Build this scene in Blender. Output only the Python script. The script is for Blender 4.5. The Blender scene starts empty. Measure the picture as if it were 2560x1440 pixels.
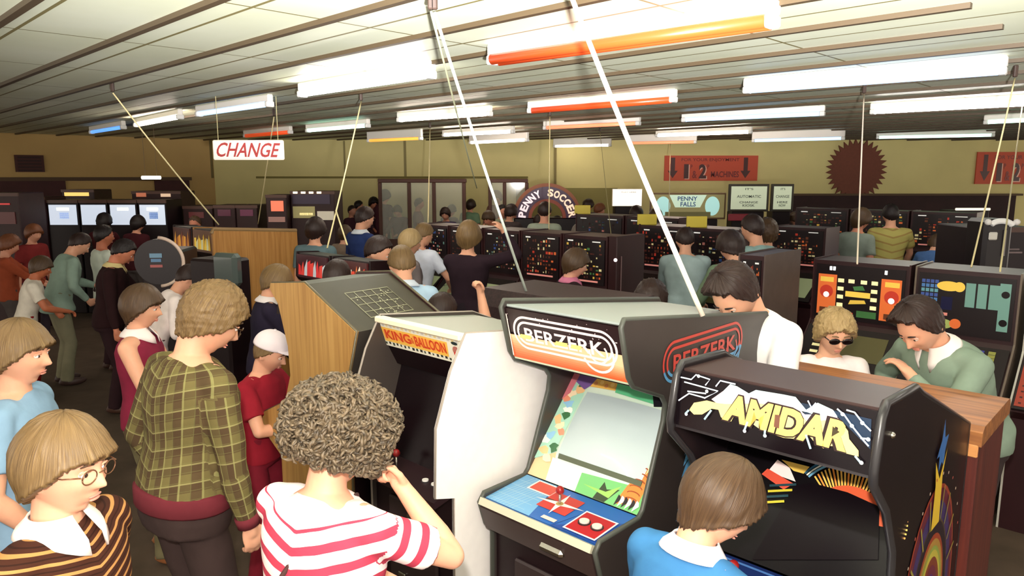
import bpy, math, random
import numpy as np
from mathutils import Vector, Matrix
random.seed(7)
rng = np.random.RandomState(11)
SC = bpy.context.scene
COL = SC.collection
# ------------------------------------------------------------------ camera, world, flash, exposure
CAM_H, HOR, FPX = 2.30, 440.0, 1800.0
TILT = math.atan((720 - HOR) / FPX)
cd = bpy.data.cameras.new('camera'); cam = bpy.data.objects.new('camera', cd); COL.objects.link(cam)
cam.location = (0, 0, CAM_H); cam.rotation_euler = (math.pi / 2 - TILT, 0, 0)
cd.sensor_width = 36.0; cd.lens = 36.0 * FPX / 2560.0; cd.clip_start = 0.05; cd.clip_end = 100
SC.camera = cam
SC.view_settings.view_transform = 'Standard'
SC.view_settings.look = 'None'
SC.view_settings.gamma = 1.0
SC.view_settings.use_curve_mapping = False
SC.view_settings.exposure = 0.2
w = bpy.data.worlds.new('world'); SC.world = w; w.use_nodes = True
w.node_tree.nodes['Background'].inputs[0].default_value = (1.0, 0.89, 0.76, 1)
w.node_tree.nodes['Background'].inputs[1].default_value = 1.6
fd = bpy.data.lights.new('camera_flash', 'POINT'); fl = bpy.data.objects.new('camera_flash', fd); COL.objects.link(fl)
fl.location = (-0.04, -0.05, CAM_H + 0.22); fl.rotation_euler = (math.pi / 2 - TILT - 0.02, 0, -0.06)
fd.energy = 300; fd.color = (1.0, 0.93, 0.86); fd.shadow_soft_size = 0.035

# assumed second flash, tilted up and added to brighten the ceiling ahead
bd = bpy.data.lights.new('added_bounce_flash', 'SPOT'); bl = bpy.data.objects.new('added_bounce_flash', bd); COL.objects.link(bl)
bl.location = (0.25, -0.15, 2.0); bl.rotation_euler = (math.pi / 2 + math.radians(15.5), 0, math.radians(-4)); bl.scale = (3.6, 1.0, 1.0)
bd.energy = 4600; bd.color = (1.0, 0.96, 0.95); bd.shadow_soft_size = 0.05; bd.spot_size = math.radians(35); bd.spot_blend = 1.0

CP = Vector((0, 0, CAM_H))
def ray(px, py):
    x = (px - 1280) / FPX; y = -(py - 720) / FPX
    return Vector((x, math.cos(TILT) + y * math.sin(TILT), -math.sin(TILT) + y * math.cos(TILT)))
def G(px, py, z):
    d = ray(px, py); return CP + d * ((z - CAM_H) / d.z)
def D(px, py, Y):
    d = ray(px, py); return CP + d * (Y / d.y)
CEIL = 3.15
# ------------------------------------------------------------------ materials
MC = {}
def lin(c):
    return tuple(((v / 255.0) / 12.92 if v / 255.0 <= 0.04045 else (((v / 255.0) + 0.055) / 1.055) ** 2.4) for v in c)
def nt(name):
    m = bpy.data.materials.new(name); m.use_nodes = True
    return m, m.node_tree.nodes, m.node_tree.links, m.node_tree.nodes['Principled BSDF']
def mat(c, rough=0.6, metal=0.0, noise=0.0, scale=20, bump=0.0, emit=0.0, coat=0.0, spec=0.5):
    """c is an sRGB 0-255 colour; a light noise keeps the surface from looking flat"""
    key = (tuple(c), rough, metal, noise, scale, bump, emit, coat, spec)
    if key in MC: return MC[key]
    m, n, l, b = nt('paint_%02x%02x%02x' % tuple(int(v) for v in c))
    L = lin(c)
    b.inputs['Base Color'].default_value = (*L, 1); b.inputs['Roughness'].default_value = rough
    b.inputs['Metallic'].default_value = metal; b.inputs['Coat Weight'].default_value = coat
    b.inputs['Specular IOR Level'].default_value = spec
    if emit:
        b.inputs['Emission Color'].default_value = (*L, 1); b.inputs['Emission Strength'].default_value = emit
    if noise or bump:
        t = n.new('ShaderNodeTexCoord'); x = n.new('ShaderNodeTexNoise'); x.inputs['Scale'].default_value = scale
        x.inputs['Detail'].default_value = 5; l.new(t.outputs['Object'], x.inputs['Vector'])
        if noise:
            r = n.new('ShaderNodeMapRange'); r.inputs['From Min'].default_value = 0.3; r.inputs['From Max'].default_value = 0.7
            r.inputs['To Min'].default_value = 1 - noise; r.inputs['To Max'].default_value = 1 + noise
            l.new(x.outputs['Fac'], r.inputs['Value'])
            mx = n.new('ShaderNodeVectorMath'); mx.operation = 'SCALE'; mx.inputs[0].default_value = L
            l.new(r.outputs['Result'], mx.inputs['Scale']); l.new(mx.outputs['Vector'], b.inputs['Base Color'])
        if bump:
            bp = n.new('ShaderNodeBump'); bp.inputs['Strength'].default_value = bump; bp.inputs['Distance'].default_value = 0.01
            l.new(x.outputs['Fac'], bp.inputs['Height']); l.new(bp.outputs['Normal'], b.inputs['Normal'])
    MC[key] = m; return m
def cloth(c, rough=0.9, noise=0.10):
    return mat(c, rough, 0, noise, 9, 0.5, spec=0.15)
def skin(c=(236, 178, 146)):
    key = ('skin', c)
    if key in MC: return MC[key]
    m = mat(c, 0.52, 0, 0.05, 14, 0.05, spec=0.35).copy(); m.name = 'skin'
    b = m.node_tree.nodes['Principled BSDF']
    b.inputs['Subsurface Weight'].default_value = 0.12; b.inputs['Subsurface Radius'].default_value = (0.02, 0.008, 0.004)
    MC[key] = m; return m
def wood(c1, c2, axis=2, scale=1.0):
    key = ('wood', c1, c2, axis, scale)
    if key in MC: return MC[key]
    m, n, l, b = nt('woodgrain_veneer'); b.inputs['Roughness'].default_value = 0.42
    t = n.new('ShaderNodeTexCoord'); mp = n.new('ShaderNodeMapping'); s = [38 * scale] * 3; s[axis] = 1.6 * scale
    mp.inputs['Scale'].default_value = s
    x = n.new('ShaderNodeTexNoise'); x.inputs['Scale'].default_value = 1.0; x.inputs['Detail'].default_value = 6; x.inputs['Distortion'].default_value = 0.6
    r = n.new('ShaderNodeValToRGB'); r.color_ramp.elements[0].position = 0.33; r.color_ramp.elements[1].position = 0.66
    r.color_ramp.elements[0].color = (*lin(c2), 1); r.color_ramp.elements[1].color = (*lin(c1), 1)
    l.new(t.outputs['Object'], mp.inputs['Vector']); l.new(mp.outputs['Vector'], x.inputs['Vector'])
    l.new(x.outputs['Fac'], r.inputs['Fac']); l.new(r.outputs['Color'], b.inputs['Base Color'])
    MC[key] = m; return m
def hair_mat(c, c2):
    key = ('hair', c, c2)
    if key in MC: return MC[key]
    m, n, l, b = nt('hair_strands'); b.inputs['Roughness'].default_value = 0.42; b.inputs['Specular IOR Level'].default_value = 0.35
    t = n.new('ShaderNodeTexCoord'); mp = n.new('ShaderNodeMapping'); mp.inputs['Scale'].default_value = (330, 4, 1)
    x = n.new('ShaderNodeTexNoise'); x.inputs['Scale'].default_value = 1.0; x.inputs['Detail'].default_value = 6
    r = n.new('ShaderNodeValToRGB'); r.color_ramp.elements[0].position = 0.25; r.color_ramp.elements[1].position = 0.78
    r.color_ramp.elements[0].color = (*lin(c2), 1); r.color_ramp.elements[1].color = (*lin(c), 1)
    l.new(t.outputs['UV'], mp.inputs['Vector']); l.new(mp.outputs['Vector'], x.inputs['Vector'])
    l.new(x.outputs['Fac'], r.inputs['Fac']); l.new(r.outputs['Color'], b.inputs['Base Color'])
    bp = n.new('ShaderNodeBump'); bp.inputs['Strength'].default_value = 0.6; bp.inputs['Distance'].default_value = 0.003
    l.new(x.outputs['Fac'], bp.inputs['Height']); l.new(bp.outputs['Normal'], b.inputs['Normal'])
    MC[key] = m; return m
def banded(name, base, bands, tilt=0.0, yaw=0.0, bump=0.5, wob=0.012, ztop=None, cyl=False):
    """cloth with woven bands: bands = [(axis 0/1/2, period, width fraction, colour, phase, weight)] in the garment's own coordinates"""
    m, n, l, b = nt(name); b.inputs['Roughness'].default_value = 0.9; b.inputs['Specular IOR Level'].default_value = 0.15
    t = n.new('ShaderNodeTexCoord'); mp = n.new('ShaderNodeAttribute'); mp.attribute_name = 'weave'
    no = n.new('ShaderNodeTexNoise'); no.inputs['Scale'].default_value = 6; l.new(t.outputs['Object'], no.inputs['Vector'])
    ad = n.new('ShaderNodeVectorMath'); ad.operation = 'MULTIPLY_ADD'; l.new(no.outputs['Color'], ad.inputs[0])
    ad.inputs[1].default_value = (wob * 3,) * 3; l.new(mp.outputs['Vector'], ad.inputs[2])
    sp = n.new('ShaderNodeSeparateXYZ'); l.new(ad.outputs['Vector'], sp.inputs[0])
    src = {k: sp.outputs[k] for k in range(3)}
    col = None
    for ax, per, wd, c, ph, wt in bands:
        a = n.new('ShaderNodeMath'); a.operation = 'MULTIPLY_ADD'; a.inputs[1].default_value = 1 / per; a.inputs[2].default_value = ph + 50
        l.new(src[ax], a.inputs[0])
        f = n.new('ShaderNodeMath'); f.operation = 'FRACT'; l.new(a.outputs[0], f.inputs[0])
        g = n.new('ShaderNodeMath'); g.operation = 'LESS_THAN'; g.inputs[1].default_value = wd; l.new(f.outputs[0], g.inputs[0])
        k = n.new('ShaderNodeMath'); k.operation = 'MULTIPLY'; k.inputs[1].default_value = wt; l.new(g.outputs[0], k.inputs[0])
        mx = n.new('ShaderNodeMix'); mx.data_type = 'RGBA'; l.new(k.outputs[0], mx.inputs[0])
        if col is None: mx.inputs[6].default_value = (*lin(base), 1)
        else: l.new(col, mx.inputs[6])
        mx.inputs[7].default_value = (*lin(c), 1); col = mx.outputs[2]
    if ztop is not None:   # plain yoke above the bands
        s2 = n.new('ShaderNodeSeparateXYZ'); l.new(mp.outputs['Vector'], s2.inputs[0]); lt = n.new('ShaderNodeMath'); lt.operation = 'GREATER_THAN'; lt.inputs[1].default_value = ztop; l.new(s2.outputs[2], lt.inputs[0])
        mx = n.new('ShaderNodeMix'); mx.data_type = 'RGBA'; l.new(lt.outputs[0], mx.inputs[0]); l.new(col, mx.inputs[6]); mx.inputs[7].default_value = (*lin(base), 1); col = mx.outputs[2]
    l.new(col, b.inputs['Base Color'])
    bp = n.new('ShaderNodeBump'); bp.inputs['Strength'].default_value = bump; bp.inputs['Distance'].default_value = 0.012
    n2 = n.new('ShaderNodeTexNoise'); n2.inputs['Scale'].default_value = 9; n2.inputs['Detail'].default_value = 5; l.new(t.outputs['Object'], n2.inputs['Vector'])
    l.new(n2.outputs['Fac'], bp.inputs['Height']); l.new(bp.outputs['Normal'], b.inputs['Normal'])
    return m
BLACK = mat((27, 14, 17), 0.4, noise=0.08, scale=8, spec=0.3)
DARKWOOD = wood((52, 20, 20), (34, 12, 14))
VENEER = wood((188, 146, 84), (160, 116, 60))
VENEER_R = wood((172, 112, 62), (128, 78, 44), axis=0)
CHROME = mat((190, 186, 176), 0.22, 1.0)
WHITEP = mat((253, 248, 244), 0.45, noise=0.02)
# ------------------------------------------------------------------ mesh builder
class MB:
    def __init__(s): s.v = []; s.f = []; s.m = []; s.mats = []; s.uv = None
    def mi(s, m):
        if m not in s.mats: s.mats.append(m)
        return s.mats.index(m)
    def add(s, vs, fs, m=None):
        o = len(s.v); s.v.extend([tuple(v) for v in vs]); k = s.mi(m) if m is not None else 0
        for f in fs: s.f.append(tuple(i + o for i in f)); s.m.append(k)
    def box(s, a, b, m=None, M=None):
        vs = [Vector((x, y, z)) for z in (a[2], b[2]) for y in (a[1], b[1]) for x in (a[0], b[0])]
        if M is not None: vs = [M @ v for v in vs]
        s.add(vs, [(0, 2, 3, 1), (4, 5, 7, 6), (0, 1, 5, 4), (2, 6, 7, 3), (0, 4, 6, 2), (1, 3, 7, 5)], m)
    def rbox(s, a, b, r=0.01, m=None, M=None):
        """box with chamfered vertical and horizontal edges"""
        a = Vector(a); b = Vector(b); r = min(r, min((b - a)) * 0.45)
        vs = []; sh = []
        for sx in (0, 1):
            for sy in (0, 1):
                for sz in (0, 1):
                    c = Vector((b.x if sx else a.x, b.y if sy else a.y, b.z if sz else a.z))
                    d = Vector((-1 if sx else 1, -1 if sy else 1, -1 if sz else 1)) * r
                    for k in range(3):
                        q = c.copy()
                        for j in range(3):
                            if j != k: q[j] += d[j]
                        vs.append(q)
        import bmesh
        bm = bmesh.new()
        for q in vs: bm.verts.new(q)
        bmesh.ops.convex_hull(bm, input=bm.verts)
        bm.verts.index_update()
        V = [v.co.copy() for v in bm.verts]; F = [tuple(v.index for v in f.verts) for f in bm.faces]; bm.free()
        if M is not None: V = [M @ v for v in V]
        s.add(V, F, m)
    def prism(s, poly, x0, x1, m=None, ax=0):
        """poly of 2D points extruded along axis ax (0: points are (y,z); 1: (x,z); 2: (x,y))"""
        n = len(poly)
        def P(p, t):
            return (t, p[0], p[1]) if ax == 0 else ((p[0], t, p[1]) if ax == 1 else (p[0], p[1], t))
        s.add([P(p, x0) for p in poly] + [P(p, x1) for p in poly],
              [tuple(range(n))[::-1], tuple(range(n, 2 * n))] + [(i, (i + 1) % n, n + (i + 1) % n, n + i) for i in range(n)], m)
    def tube(s, pts, r, k=8, m=None, cap=True):
        pts = [Vector(p) for p in pts]; n = len(pts); R = r if hasattr(r, '__len__') else [r] * n
        vs = []; prev = None
        for i, p in enumerate(pts):
            d = (pts[min(i + 1, n - 1)] - pts[max(i - 1, 0)]).normalized()
            u = prev if prev is not None else (Vector((0, 0, 1)) if abs(d.z) < 0.9 else Vector((1, 0, 0)))
            a = (u - d * u.dot(d)).normalized(); b = d.cross(a); prev = a
            for j in range(k):
                t = 2 * math.pi * j / k; vs.append(p + (a * math.cos(t) + b * math.sin(t)) * R[i])
        fs = [(i * k + j, i * k + (j + 1) % k, (i + 1) * k + (j + 1) % k, (i + 1) * k + j) for i in range(n - 1) for j in range(k)]
        if cap: fs += [tuple(range(k))[::-1], tuple(range((n - 1) * k, n * k))]
        s.add(vs, fs, m)
    def ell(s, c, r, k=12, m=None, M=None):
        vs = [(0, 0, -1)]; rows = max(4, k // 2)
        for i in range(1, rows):
            a = -math.pi / 2 + math.pi * i / rows
            for j in range(k): t = 2 * math.pi * j / k; vs.append((math.cos(a) * math.cos(t), math.cos(a) * math.sin(t), math.sin(a)))
        vs.append((0, 0, 1)); fs = [(0, 1 + (j + 1) % k, 1 + j) for j in range(k)]
        for i in range(rows - 2):
            for j in range(k): fs.append((1 + i * k + j, 1 + i * k + (j + 1) % k, 1 + (i + 1) * k + (j + 1) % k, 1 + (i + 1) * k + j))
        t = len(vs) - 1; o = 1 + (rows - 2) * k; fs += [(o + j, o + (j + 1) % k, t) for j in range(k)]
        R = r if hasattr(r, '__len__') else (r, r, r)
        V = [Vector((v[0] * R[0], v[1] * R[1], v[2] * R[2])) for v in vs]
        if M is not None: V = [M @ v for v in V]
        s.add([v + Vector(c) for v in V], fs, m)
    def caps(s, pts, rs, k=12, m=None):
        """chain of tapered capsules"""
        pts = [Vector(p) for p in pts]
        for i in range(len(pts) - 1):
            s.tube([pts[i], pts[i + 1]], [rs[i], rs[i + 1]], k, m)
        for p, r in zip(pts, rs): s.ell(p, r, k, m)
    def loft(s, rings, m=None):
        """rings: list of lists of points, closed ends"""
        k = len(rings[0]); vs = [p for r in rings for p in r]
        fs = [(i * k + j, i * k + (j + 1) % k, (i + 1) * k + (j + 1) % k, (i + 1) * k + j) for i in range(len(rings) - 1) for j in range(k)]
        fs += [tuple(range(k))[::-1], tuple(range((len(rings) - 1) * k, len(rings) * k))]
        s.add(vs, fs, m)
    def mesh(s, name, smooth=False):
        me = bpy.data.meshes.new(name); me.from_pydata(s.v, [], s.f)
        for m in s.mats: me.materials.append(m)
        if len(s.mats) > 1: me.polygons.foreach_set('material_index', s.m)
        if smooth: me.polygons.foreach_set('use_smooth', [True] * len(s.f))
        me.update(); return me
    def build(s, name, m=None, parent=None, smooth=False):
        if m is not None and not s.mats: s.mats = [m]; s.m = [0] * len(s.f)
        return link(name, s.mesh(name, smooth), parent)
def link(name, me, parent=None):
    o = bpy.data.objects.new(name, me); COL.objects.link(o)
    if parent is not None: o.parent = parent
    return o
def tag(o, label=None, cat=None, group=None, kind=None):
    if label: o['label'] = label
    if cat: o['category'] = cat
    if group: o['group'] = group
    if kind: o['kind'] = kind
    return o
def empty(name, loc, rz=0.0, label=None, cat=None, group=None):
    o = bpy.data.objects.new(name, None); COL.objects.link(o); o.location = loc; o.rotation_euler = (0, 0, rz)
    return tag(o, label, cat, group)
def struct(o): o['kind'] = 'structure'; return o
# ------------------------------------------------------------------ lettering
TXT = {}
def text_geo(t, bold=0.0):
    key = (t, bold)
    if key in TXT: return TXT[key]
    c = bpy.data.curves.new('lettering', 'FONT'); c.body = t; c.offset = bold; c.resolution_u = 3; c.fill_mode = 'FRONT'
    o = bpy.data.objects.new('lettering', c); COL.objects.link(o)
    bpy.context.view_layer.update()
    me = bpy.data.meshes.new_from_object(o.evaluated_get(bpy.context.evaluated_depsgraph_get()))
    V = [v.co.copy() for v in me.vertices]; F = [tuple(p.vertices) for p in me.polygons]
    bpy.data.objects.remove(o); bpy.data.curves.remove(c); bpy.data.meshes.remove(me)
    x0 = min(v.x for v in V); x1 = max(v.x for v in V); y0 = min(v.y for v in V); y1 = max(v.y for v in V)
    V = [((v.x - x0) / (x1 - x0), (v.y - y0) / (y1 - y0)) for v in V]
    TXT[key] = (V, F); return TXT[key]
class Surf:
    """flat face of a thing: world origin O, unit axes U, V, outward N. Art lies on it as thin layers"""
    def __init__(s, root, O, U, V, lift=0.001):
        s.root = root; s.Mi = root.matrix_basis.inverted() if root is not None else Matrix()
        s.O = Vector(O); s.U = Vector(U).normalized(); s.V = Vector(V).normalized(); s.N = s.U.cross(s.V).normalized()
        s.mb = MB(); s.lift = lift; s.layer = 0
    def px(s, x, y):
        d = ray(x, y); k = (s.O - CP).dot(s.N) / d.dot(s.N); q = CP + d * k - s.O
        return (q.dot(s.U), q.dot(s.V))
    def w(s, p, h): return s.Mi @ (s.O + s.U * p[0] + s.V * p[1] + s.N * h)
    def poly(s, pts, c, px=False, m=None, inc=True):
        if inc: s.layer += 1
        if px: pts = [s.px(*p) for p in pts]
        h = s.lift + s.layer * 0.00035
        s.mb.add([s.w(p, h) for p in pts], [tuple(range(len(pts)))], m or mat(c, 0.35))
    def rect(s, u0, v0, u1, v1, c, m=None, inc=True): s.poly([(u0, v0), (u1, v0), (u1, v1), (u0, v1)], c, m=m, inc=inc)
    def disc(s, u, v, r, c, k=24, m=None, ry=None, inc=True):
        s.poly([(u + r * math.cos(6.2832 * i / k), v + (ry or r) * math.sin(6.2832 * i / k)) for i in range(k)], c, m=m, inc=inc)
    def band(s, pts, wdt, c, m=None, closed=False, inc=True):
        if inc: s.layer += 1
        h = s.lift + s.layer * 0.00035; n = len(pts); L = []; R = []
        for i in range(n):
            a = Vector(pts[(i - 1) % n] if closed or i > 0 else pts[0]); b = Vector(pts[(i + 1) % n] if closed or i < n - 1 else pts[-1])
            d = (b - a).normalized() if (b - a).length > 1e-9 else Vector((1, 0)); nn = Vector((-d.y, d.x)) * wdt / 2
            L.append(Vector(pts[i]) + nn); R.append(Vector(pts[i]) - nn)
        vs = [s.w(p, h) for p in L + R]; e = n if closed else n - 1
        s.mb.add(vs, [(i, n + i, n + (i + 1) % n, (i + 1) % n) for i in range(e)], m or mat(c, 0.35))
    def text(s, t, bl, br, tl, c, bold=0.0, px=False, m=None, warp=None):
        s.layer += 1; h = s.lift + s.layer * 0.00035
        if px: bl, br, tl = s.px(*bl), s.px(*br), s.px(*tl)
        bl, br, tl = Vector(bl), Vector(br), Vector(tl); V, F = text_geo(t, bold); a = br - bl; b = tl - bl
        P = [bl + a * x + b * y for x, y in V]
        if warp: P = [Vector(warp(x, y)) for x, y in V]
        s.mb.add([s.w(p, h) for p in P], F, m or mat(c, 0.35))
    def build(s, name, parent=None): return s.mb.build(name, None, parent if parent is not None else s.root)
def arc(cx, cy, rx, ry, a0, a1, n=16):
    return [(cx + rx * math.cos(math.radians(a0 + (a1 - a0) * i / n)), cy + ry * math.sin(math.radians(a0 + (a1 - a0) * i / n))) for i in range(n + 1)]
# ------------------------------------------------------------------ room shell
A45 = math.radians(-44.5)
E1 = Vector((math.cos(A45), math.sin(A45), 0)); E2 = Vector((-math.sin(A45), math.cos(A45), 0))
def node_ceiling():
    m, n, l, b = nt('ceiling_tiles'); b.inputs['Roughness'].default_value = 0.5; b.inputs['Specular IOR Level'].default_value = 0.5
    t = n.new('ShaderNodeTexCoord'); mp = n.new('ShaderNodeMapping'); mp.inputs['Rotation'].default_value = (0, 0, -A45)
    l.new(t.outputs['Object'], mp.inputs['Vector']); sp = n.new('ShaderNodeSeparateXYZ'); l.new(mp.outputs['Vector'], sp.inputs[0])
    outs = []
    for ax, per, ph, wd in ((0, 1.5, 5.15, 0.018), (1, 0.715, -2.52, 0.022)):
        a = n.new('ShaderNodeMath'); a.operation = 'MULTIPLY_ADD'; a.inputs[1].default_value = 1 / per; a.inputs[2].default_value = ph / per + 40
        l.new(sp.outputs[ax], a.inputs[0]); f = n.new('ShaderNodeMath'); f.operation = 'FRACT'; l.new(a.outputs[0], f.inputs[0])
        g = n.new('ShaderNodeMath'); g.operation = 'LESS_THAN'; g.inputs[1].default_value = wd / per; l.new(f.outputs[0], g.inputs[0]); outs.append(g)
    mxm = n.new('ShaderNodeMath'); mxm.operation = 'MAXIMUM'; l.new(outs[0].outputs[0], mxm.inputs[0]); l.new(outs[1].outputs[0], mxm.inputs[1])
    no = n.new('ShaderNodeTexNoise'); no.inputs['Scale'].default_value = 0.9; no.inputs['Detail'].default_value = 6; l.new(t.outputs['Object'], no.inputs['Vector'])
    r = n.new('ShaderNodeValToRGB'); r.color_ramp.elements[0].position = 0.35; r.color_ramp.elements[1].position = 0.65
    r.color_ramp.elements[0].color = (*lin((212, 218, 190)), 1); r.color_ramp.elements[1].color = (*lin((222, 228, 206)), 1); l.new(no.outputs['Fac'], r.inputs['Fac'])
    mx = n.new('ShaderNodeMix'); mx.data_type = 'RGBA'; l.new(mxm.outputs[0], mx.inputs[0]); l.new(r.outputs['Color'], mx.inputs[6]); mx.inputs[7].default_value = (*lin((126, 118, 76)), 1)
    l.new(mx.outputs[2], b.inputs['Base Color']); return m
o = MB(); o.box((-17, -3, CEIL), (17, 18, CEIL + 0.12)); struct(o.build('ceiling', node_ceiling()))
o = MB(); o.box((-17, -3, -0.1), (17, 18, 0)); struct(o.build('floor', mat((84, 70, 58), 0.9, 0, 0.22, 3, 0.2, spec=0.2)))
YW = 17.4
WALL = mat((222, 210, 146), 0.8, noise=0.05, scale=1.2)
CX = D(530, 345, YW).x
o = MB(); o.box((CX, YW, 0), (17, YW + 0.15, CEIL + 0.05)); struct(o.build('wall_back', WALL))
L0 = Vector((CX, YW, 0)); L1 = Vector((-10.2, 14.64, 0)); dL = (L1 - L0).normalized(); L2 = L1 + dL * 3.5
def along(p0, p1, a, b, off0, off1, z0, z1, m):
    """box along the wall line p0->p1 between a and b metres, from off0 to off1 in front of it"""
    d = (p1 - p0).normalized(); n = Vector((d.y, -d.x, 0))
    if n.y > 0: n = -n
    q = MB(); P = [p0 + d * a + n * off0, p0 + d * b + n * off0, p0 + d * b + n * off1, p0 + d * a + n * off1]
    q.prism([(p.x, p.y) for p in P], z0, z1, m, ax=2); return q
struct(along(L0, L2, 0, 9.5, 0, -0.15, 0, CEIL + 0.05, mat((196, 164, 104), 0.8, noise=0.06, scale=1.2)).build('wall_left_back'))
# pilaster joints and rails on the back wall
def wallz(px, py): return D(px, py, YW - 0.03).z
def wallx(px): return D(px, 430, YW - 0.03).x
TRIM = mat((88, 66, 44), 0.7); DKRED = mat((70, 34, 34), 0.75, noise=0.15, scale=3)
def wallbox(name, x0, y0, x1, y1, th, m, n=0):
    q = MB(); q.box((wallx(x0), YW - th, wallz(x0, y1)), (wallx(x1), YW, wallz(x1, y0)), m); return struct(q.build(name))
wallbox('trim_1', 527, 346, 533, 445, 0.05, mat((120, 104, 62), 0.8))
wallbox('trim_2', 1385, 352, 1391, 470, 0.05, mat((132, 118, 74), 0.8))
wallbox('trim_3', 640, 441, 1320, 446, 0.05, mat((130, 118, 62), 0.8))
wallbox('trim_4', 1980, 487, 2545, 640, 0.06, mat((48, 24, 26), 0.8, noise=0.2, scale=4))
wallbox('trim_5', 1985, 484, 2560, 489, 0.09, TRIM)
wallbox('trim_6', 1010, 352, 1016, 445, 0.02, mat((146, 134, 88), 0.8))
wallbox('trim_7', 860, 352, 864, 445, 0.02, mat((146, 134, 88), 0.8))
wallbox('trim_8', 1290, 470, 1545, 640, 0.02, mat((146, 136, 80), 0.8))
q = along(L0, L2, 0.55, 9.0, 0, 0.08, D(200, 452, 15.4).z, D(200, 443, 15.4).z, TRIM); struct(q.build('trim_9'))
q = along(L0, L2, 3.1, 9.0, 0, 0.05, 1.4, D(100, 452, 14.8).z, DKRED); struct(q.build('trim_10'))
q = along(L0, L2, 0.6, 1.35, 0, 0.05, 1.4, D(450, 449, 16.6).z, DKRED); struct(q.build('trim_11'))
# ceiling battens
BAT = mat((76, 62, 42), 0.55); E1L = Vector((math.cos(math.radians(-46)), math.sin(math.radians(-46)), 0))
bats = [0.98, 1.6, 2.22, 2.86, 3.56, 4.27, 4.99, 5.76] + [6.5 + 0.73 * i for i in range(24)]
for i, e in enumerate(bats):
    end = 6.0 if e < 4.0 else (-1.15 if e < 6 else 8.5)
    c0 = E2 * e; t0 = -17.5 if e < 12 else -14
    # stop inside the room
    def clip(t):
        p = c0 + E1 * t; return -15 < p.x < 16.5 and -2.8 < p.y < YW - 0.05
    ts = [t / 4 for t in range(-100, int(end * 4) + 1) if clip(t / 4)]
    if end == -1.15: ts.append(-1.15)
    p, r = c0 + E1 * min(ts), c0 + E1 * max(ts); nn = E2 * 0.021; q = MB()
    q.prism([((p + nn).x, (p + nn).y), ((p - nn).x, (p - nn).y), ((r - nn).x, (r - nn).y), ((r + nn).x, (r + nn).y)], CEIL - 0.028, CEIL, BAT, ax=2)
    struct(q.build('trim_%d' % (20 + i)))
# ------------------------------------------------------------------ fluorescent fittings (the room's lamps)
SLV = dict(Q=((255, 240, 224), 9),W=((255, 248, 240), 42), P=((255, 236, 220), 38), O=((222, 78, 34), 0.5), B=((90, 150, 230), 1.2), C=((176, 236, 214), 5), Y=((246, 170, 70), 1.1), S=((246, 140, 100), 1.1), N=((150, 196, 250), 2.4))
def fitting(p1, p2, z, kind, label, twin=False):
    A = G(*p1, z); B = G(*p2, z); mid = (A + B) / 2; L = (B - A).length; a = math.atan2(B.y - A.y, B.x - A.x)
    r = empty('fluorescent_light', (mid.x, mid.y, CEIL), a, label, 'ceiling light', 'fluorescent tube fittings on the ceiling')
    zz = z - CEIL; q = MB(); h = L / 2
    q.rbox((-h, -0.032, zz + 0.028), (h, 0.032, 0), 0.008, mat((240, 236, 228), 0.4)); q.build('housing', None, r)
    for s in (-1, 1):
        q = MB(); q.rbox((s * (h - 0.03) - 0.03, -0.045, zz - 0.03), (s * (h - 0.03) + 0.03, 0.045, zz + 0.03), 0.01, mat((226, 226, 222), 0.35)); q.build('end_cap', None, r)
    c, e = SLV[kind]
    for yy in ((-0.036, 0.036) if twin else (0,)):
        q = MB(); q.tube([(-h + 0.05, yy, zz), (h - 0.05, yy, zz)], 0.034 if kind == 'O' else 0.025, 12, mat(c, 0.3, emit=e)); q.build('tube', None, r, smooth=True)
    return r
FT = [((1225, 152), (1945, 52), 'O', 'big orange sleeved twin tube light nearest the top of the picture', True),
 ((752, 236), (1083, 186), 'W', 'bright white tube light left of the big orange one', False),
 ((1860, 226), (2518, 176), 'N', 'long pale blue tube light at upper right above the vertical rope', True),
 ((1322, 277), (1690, 248), 'O', 'orange tube light in the middle crossed by the thick white rope', False),
 ((996, 300), (1228, 284), 'P', 'warm white tube light in the middle above the glazed booth', False),
 ((495, 286), (677, 260), 'N', 'cool white tube light above and left of the CHANGE sign', False),
 ((340, 313), (452, 292), 'P', 'white tube light second from the left end of its row', False),
 ((228, 331), (310, 318), 'B', 'short deep blue tube light at the far left', False),
 ((768, 327), (922, 314), 'C', 'pale green tinted tube light right of the CHANGE sign', False),
 ((612, 340), (728, 330), 'O', 'dim orange tube light right above the CHANGE sign', False),
 ((1705, 300), (2062, 284), 'N', 'blue tinted tube light above the left arrow sign', False),
 ((2176, 280), (2620, 256), 'W', 'pinkish white tube light running out of the right edge', False),
 ((2460, 306), (2700, 294), 'C', 'pale green tube light at the right edge below the pinkish one', False),
 ((2190, 344), (2487, 338), 'C', 'green tinted tube light right of the toothed brown disc', False),
 ((1880, 352), (2112, 346), 'N', 'light blue tube light left of the toothed brown disc', False),
 ((1640, 339), (1880, 330), 'P', 'warm white tube light just above the left arrow sign', False),
 ((1360, 320), (1600, 308), 'S', 'salmon pink tube light below the middle orange one', False),
 ((1108, 338), (1285, 329), 'P', 'white tube light right of the yellow one, upper of two', False),
 ((1175, 357), (1320, 350), 'Q', 'thin white tube light lowest in the middle against the wall', False),
 ((920, 352), (1055, 346), 'Y', 'amber yellow tube light close to the back wall', False),
 ((1384, 366), (1528, 363), 'Q', 'thin white tube light near the wall left of the thick rope', False),
 ((1570, 358), (1742, 355), 'S', 'thin peach tube light close to the wall above the left arrow sign', False)]
for p1, p2, k, lb, tw in FT:
    zf = 3.05
    if (p1[1] + p2[1]) / 2 > 348: zf = 2.98
    fitting(p1, p2, zf, k, lb, tw)
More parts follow.
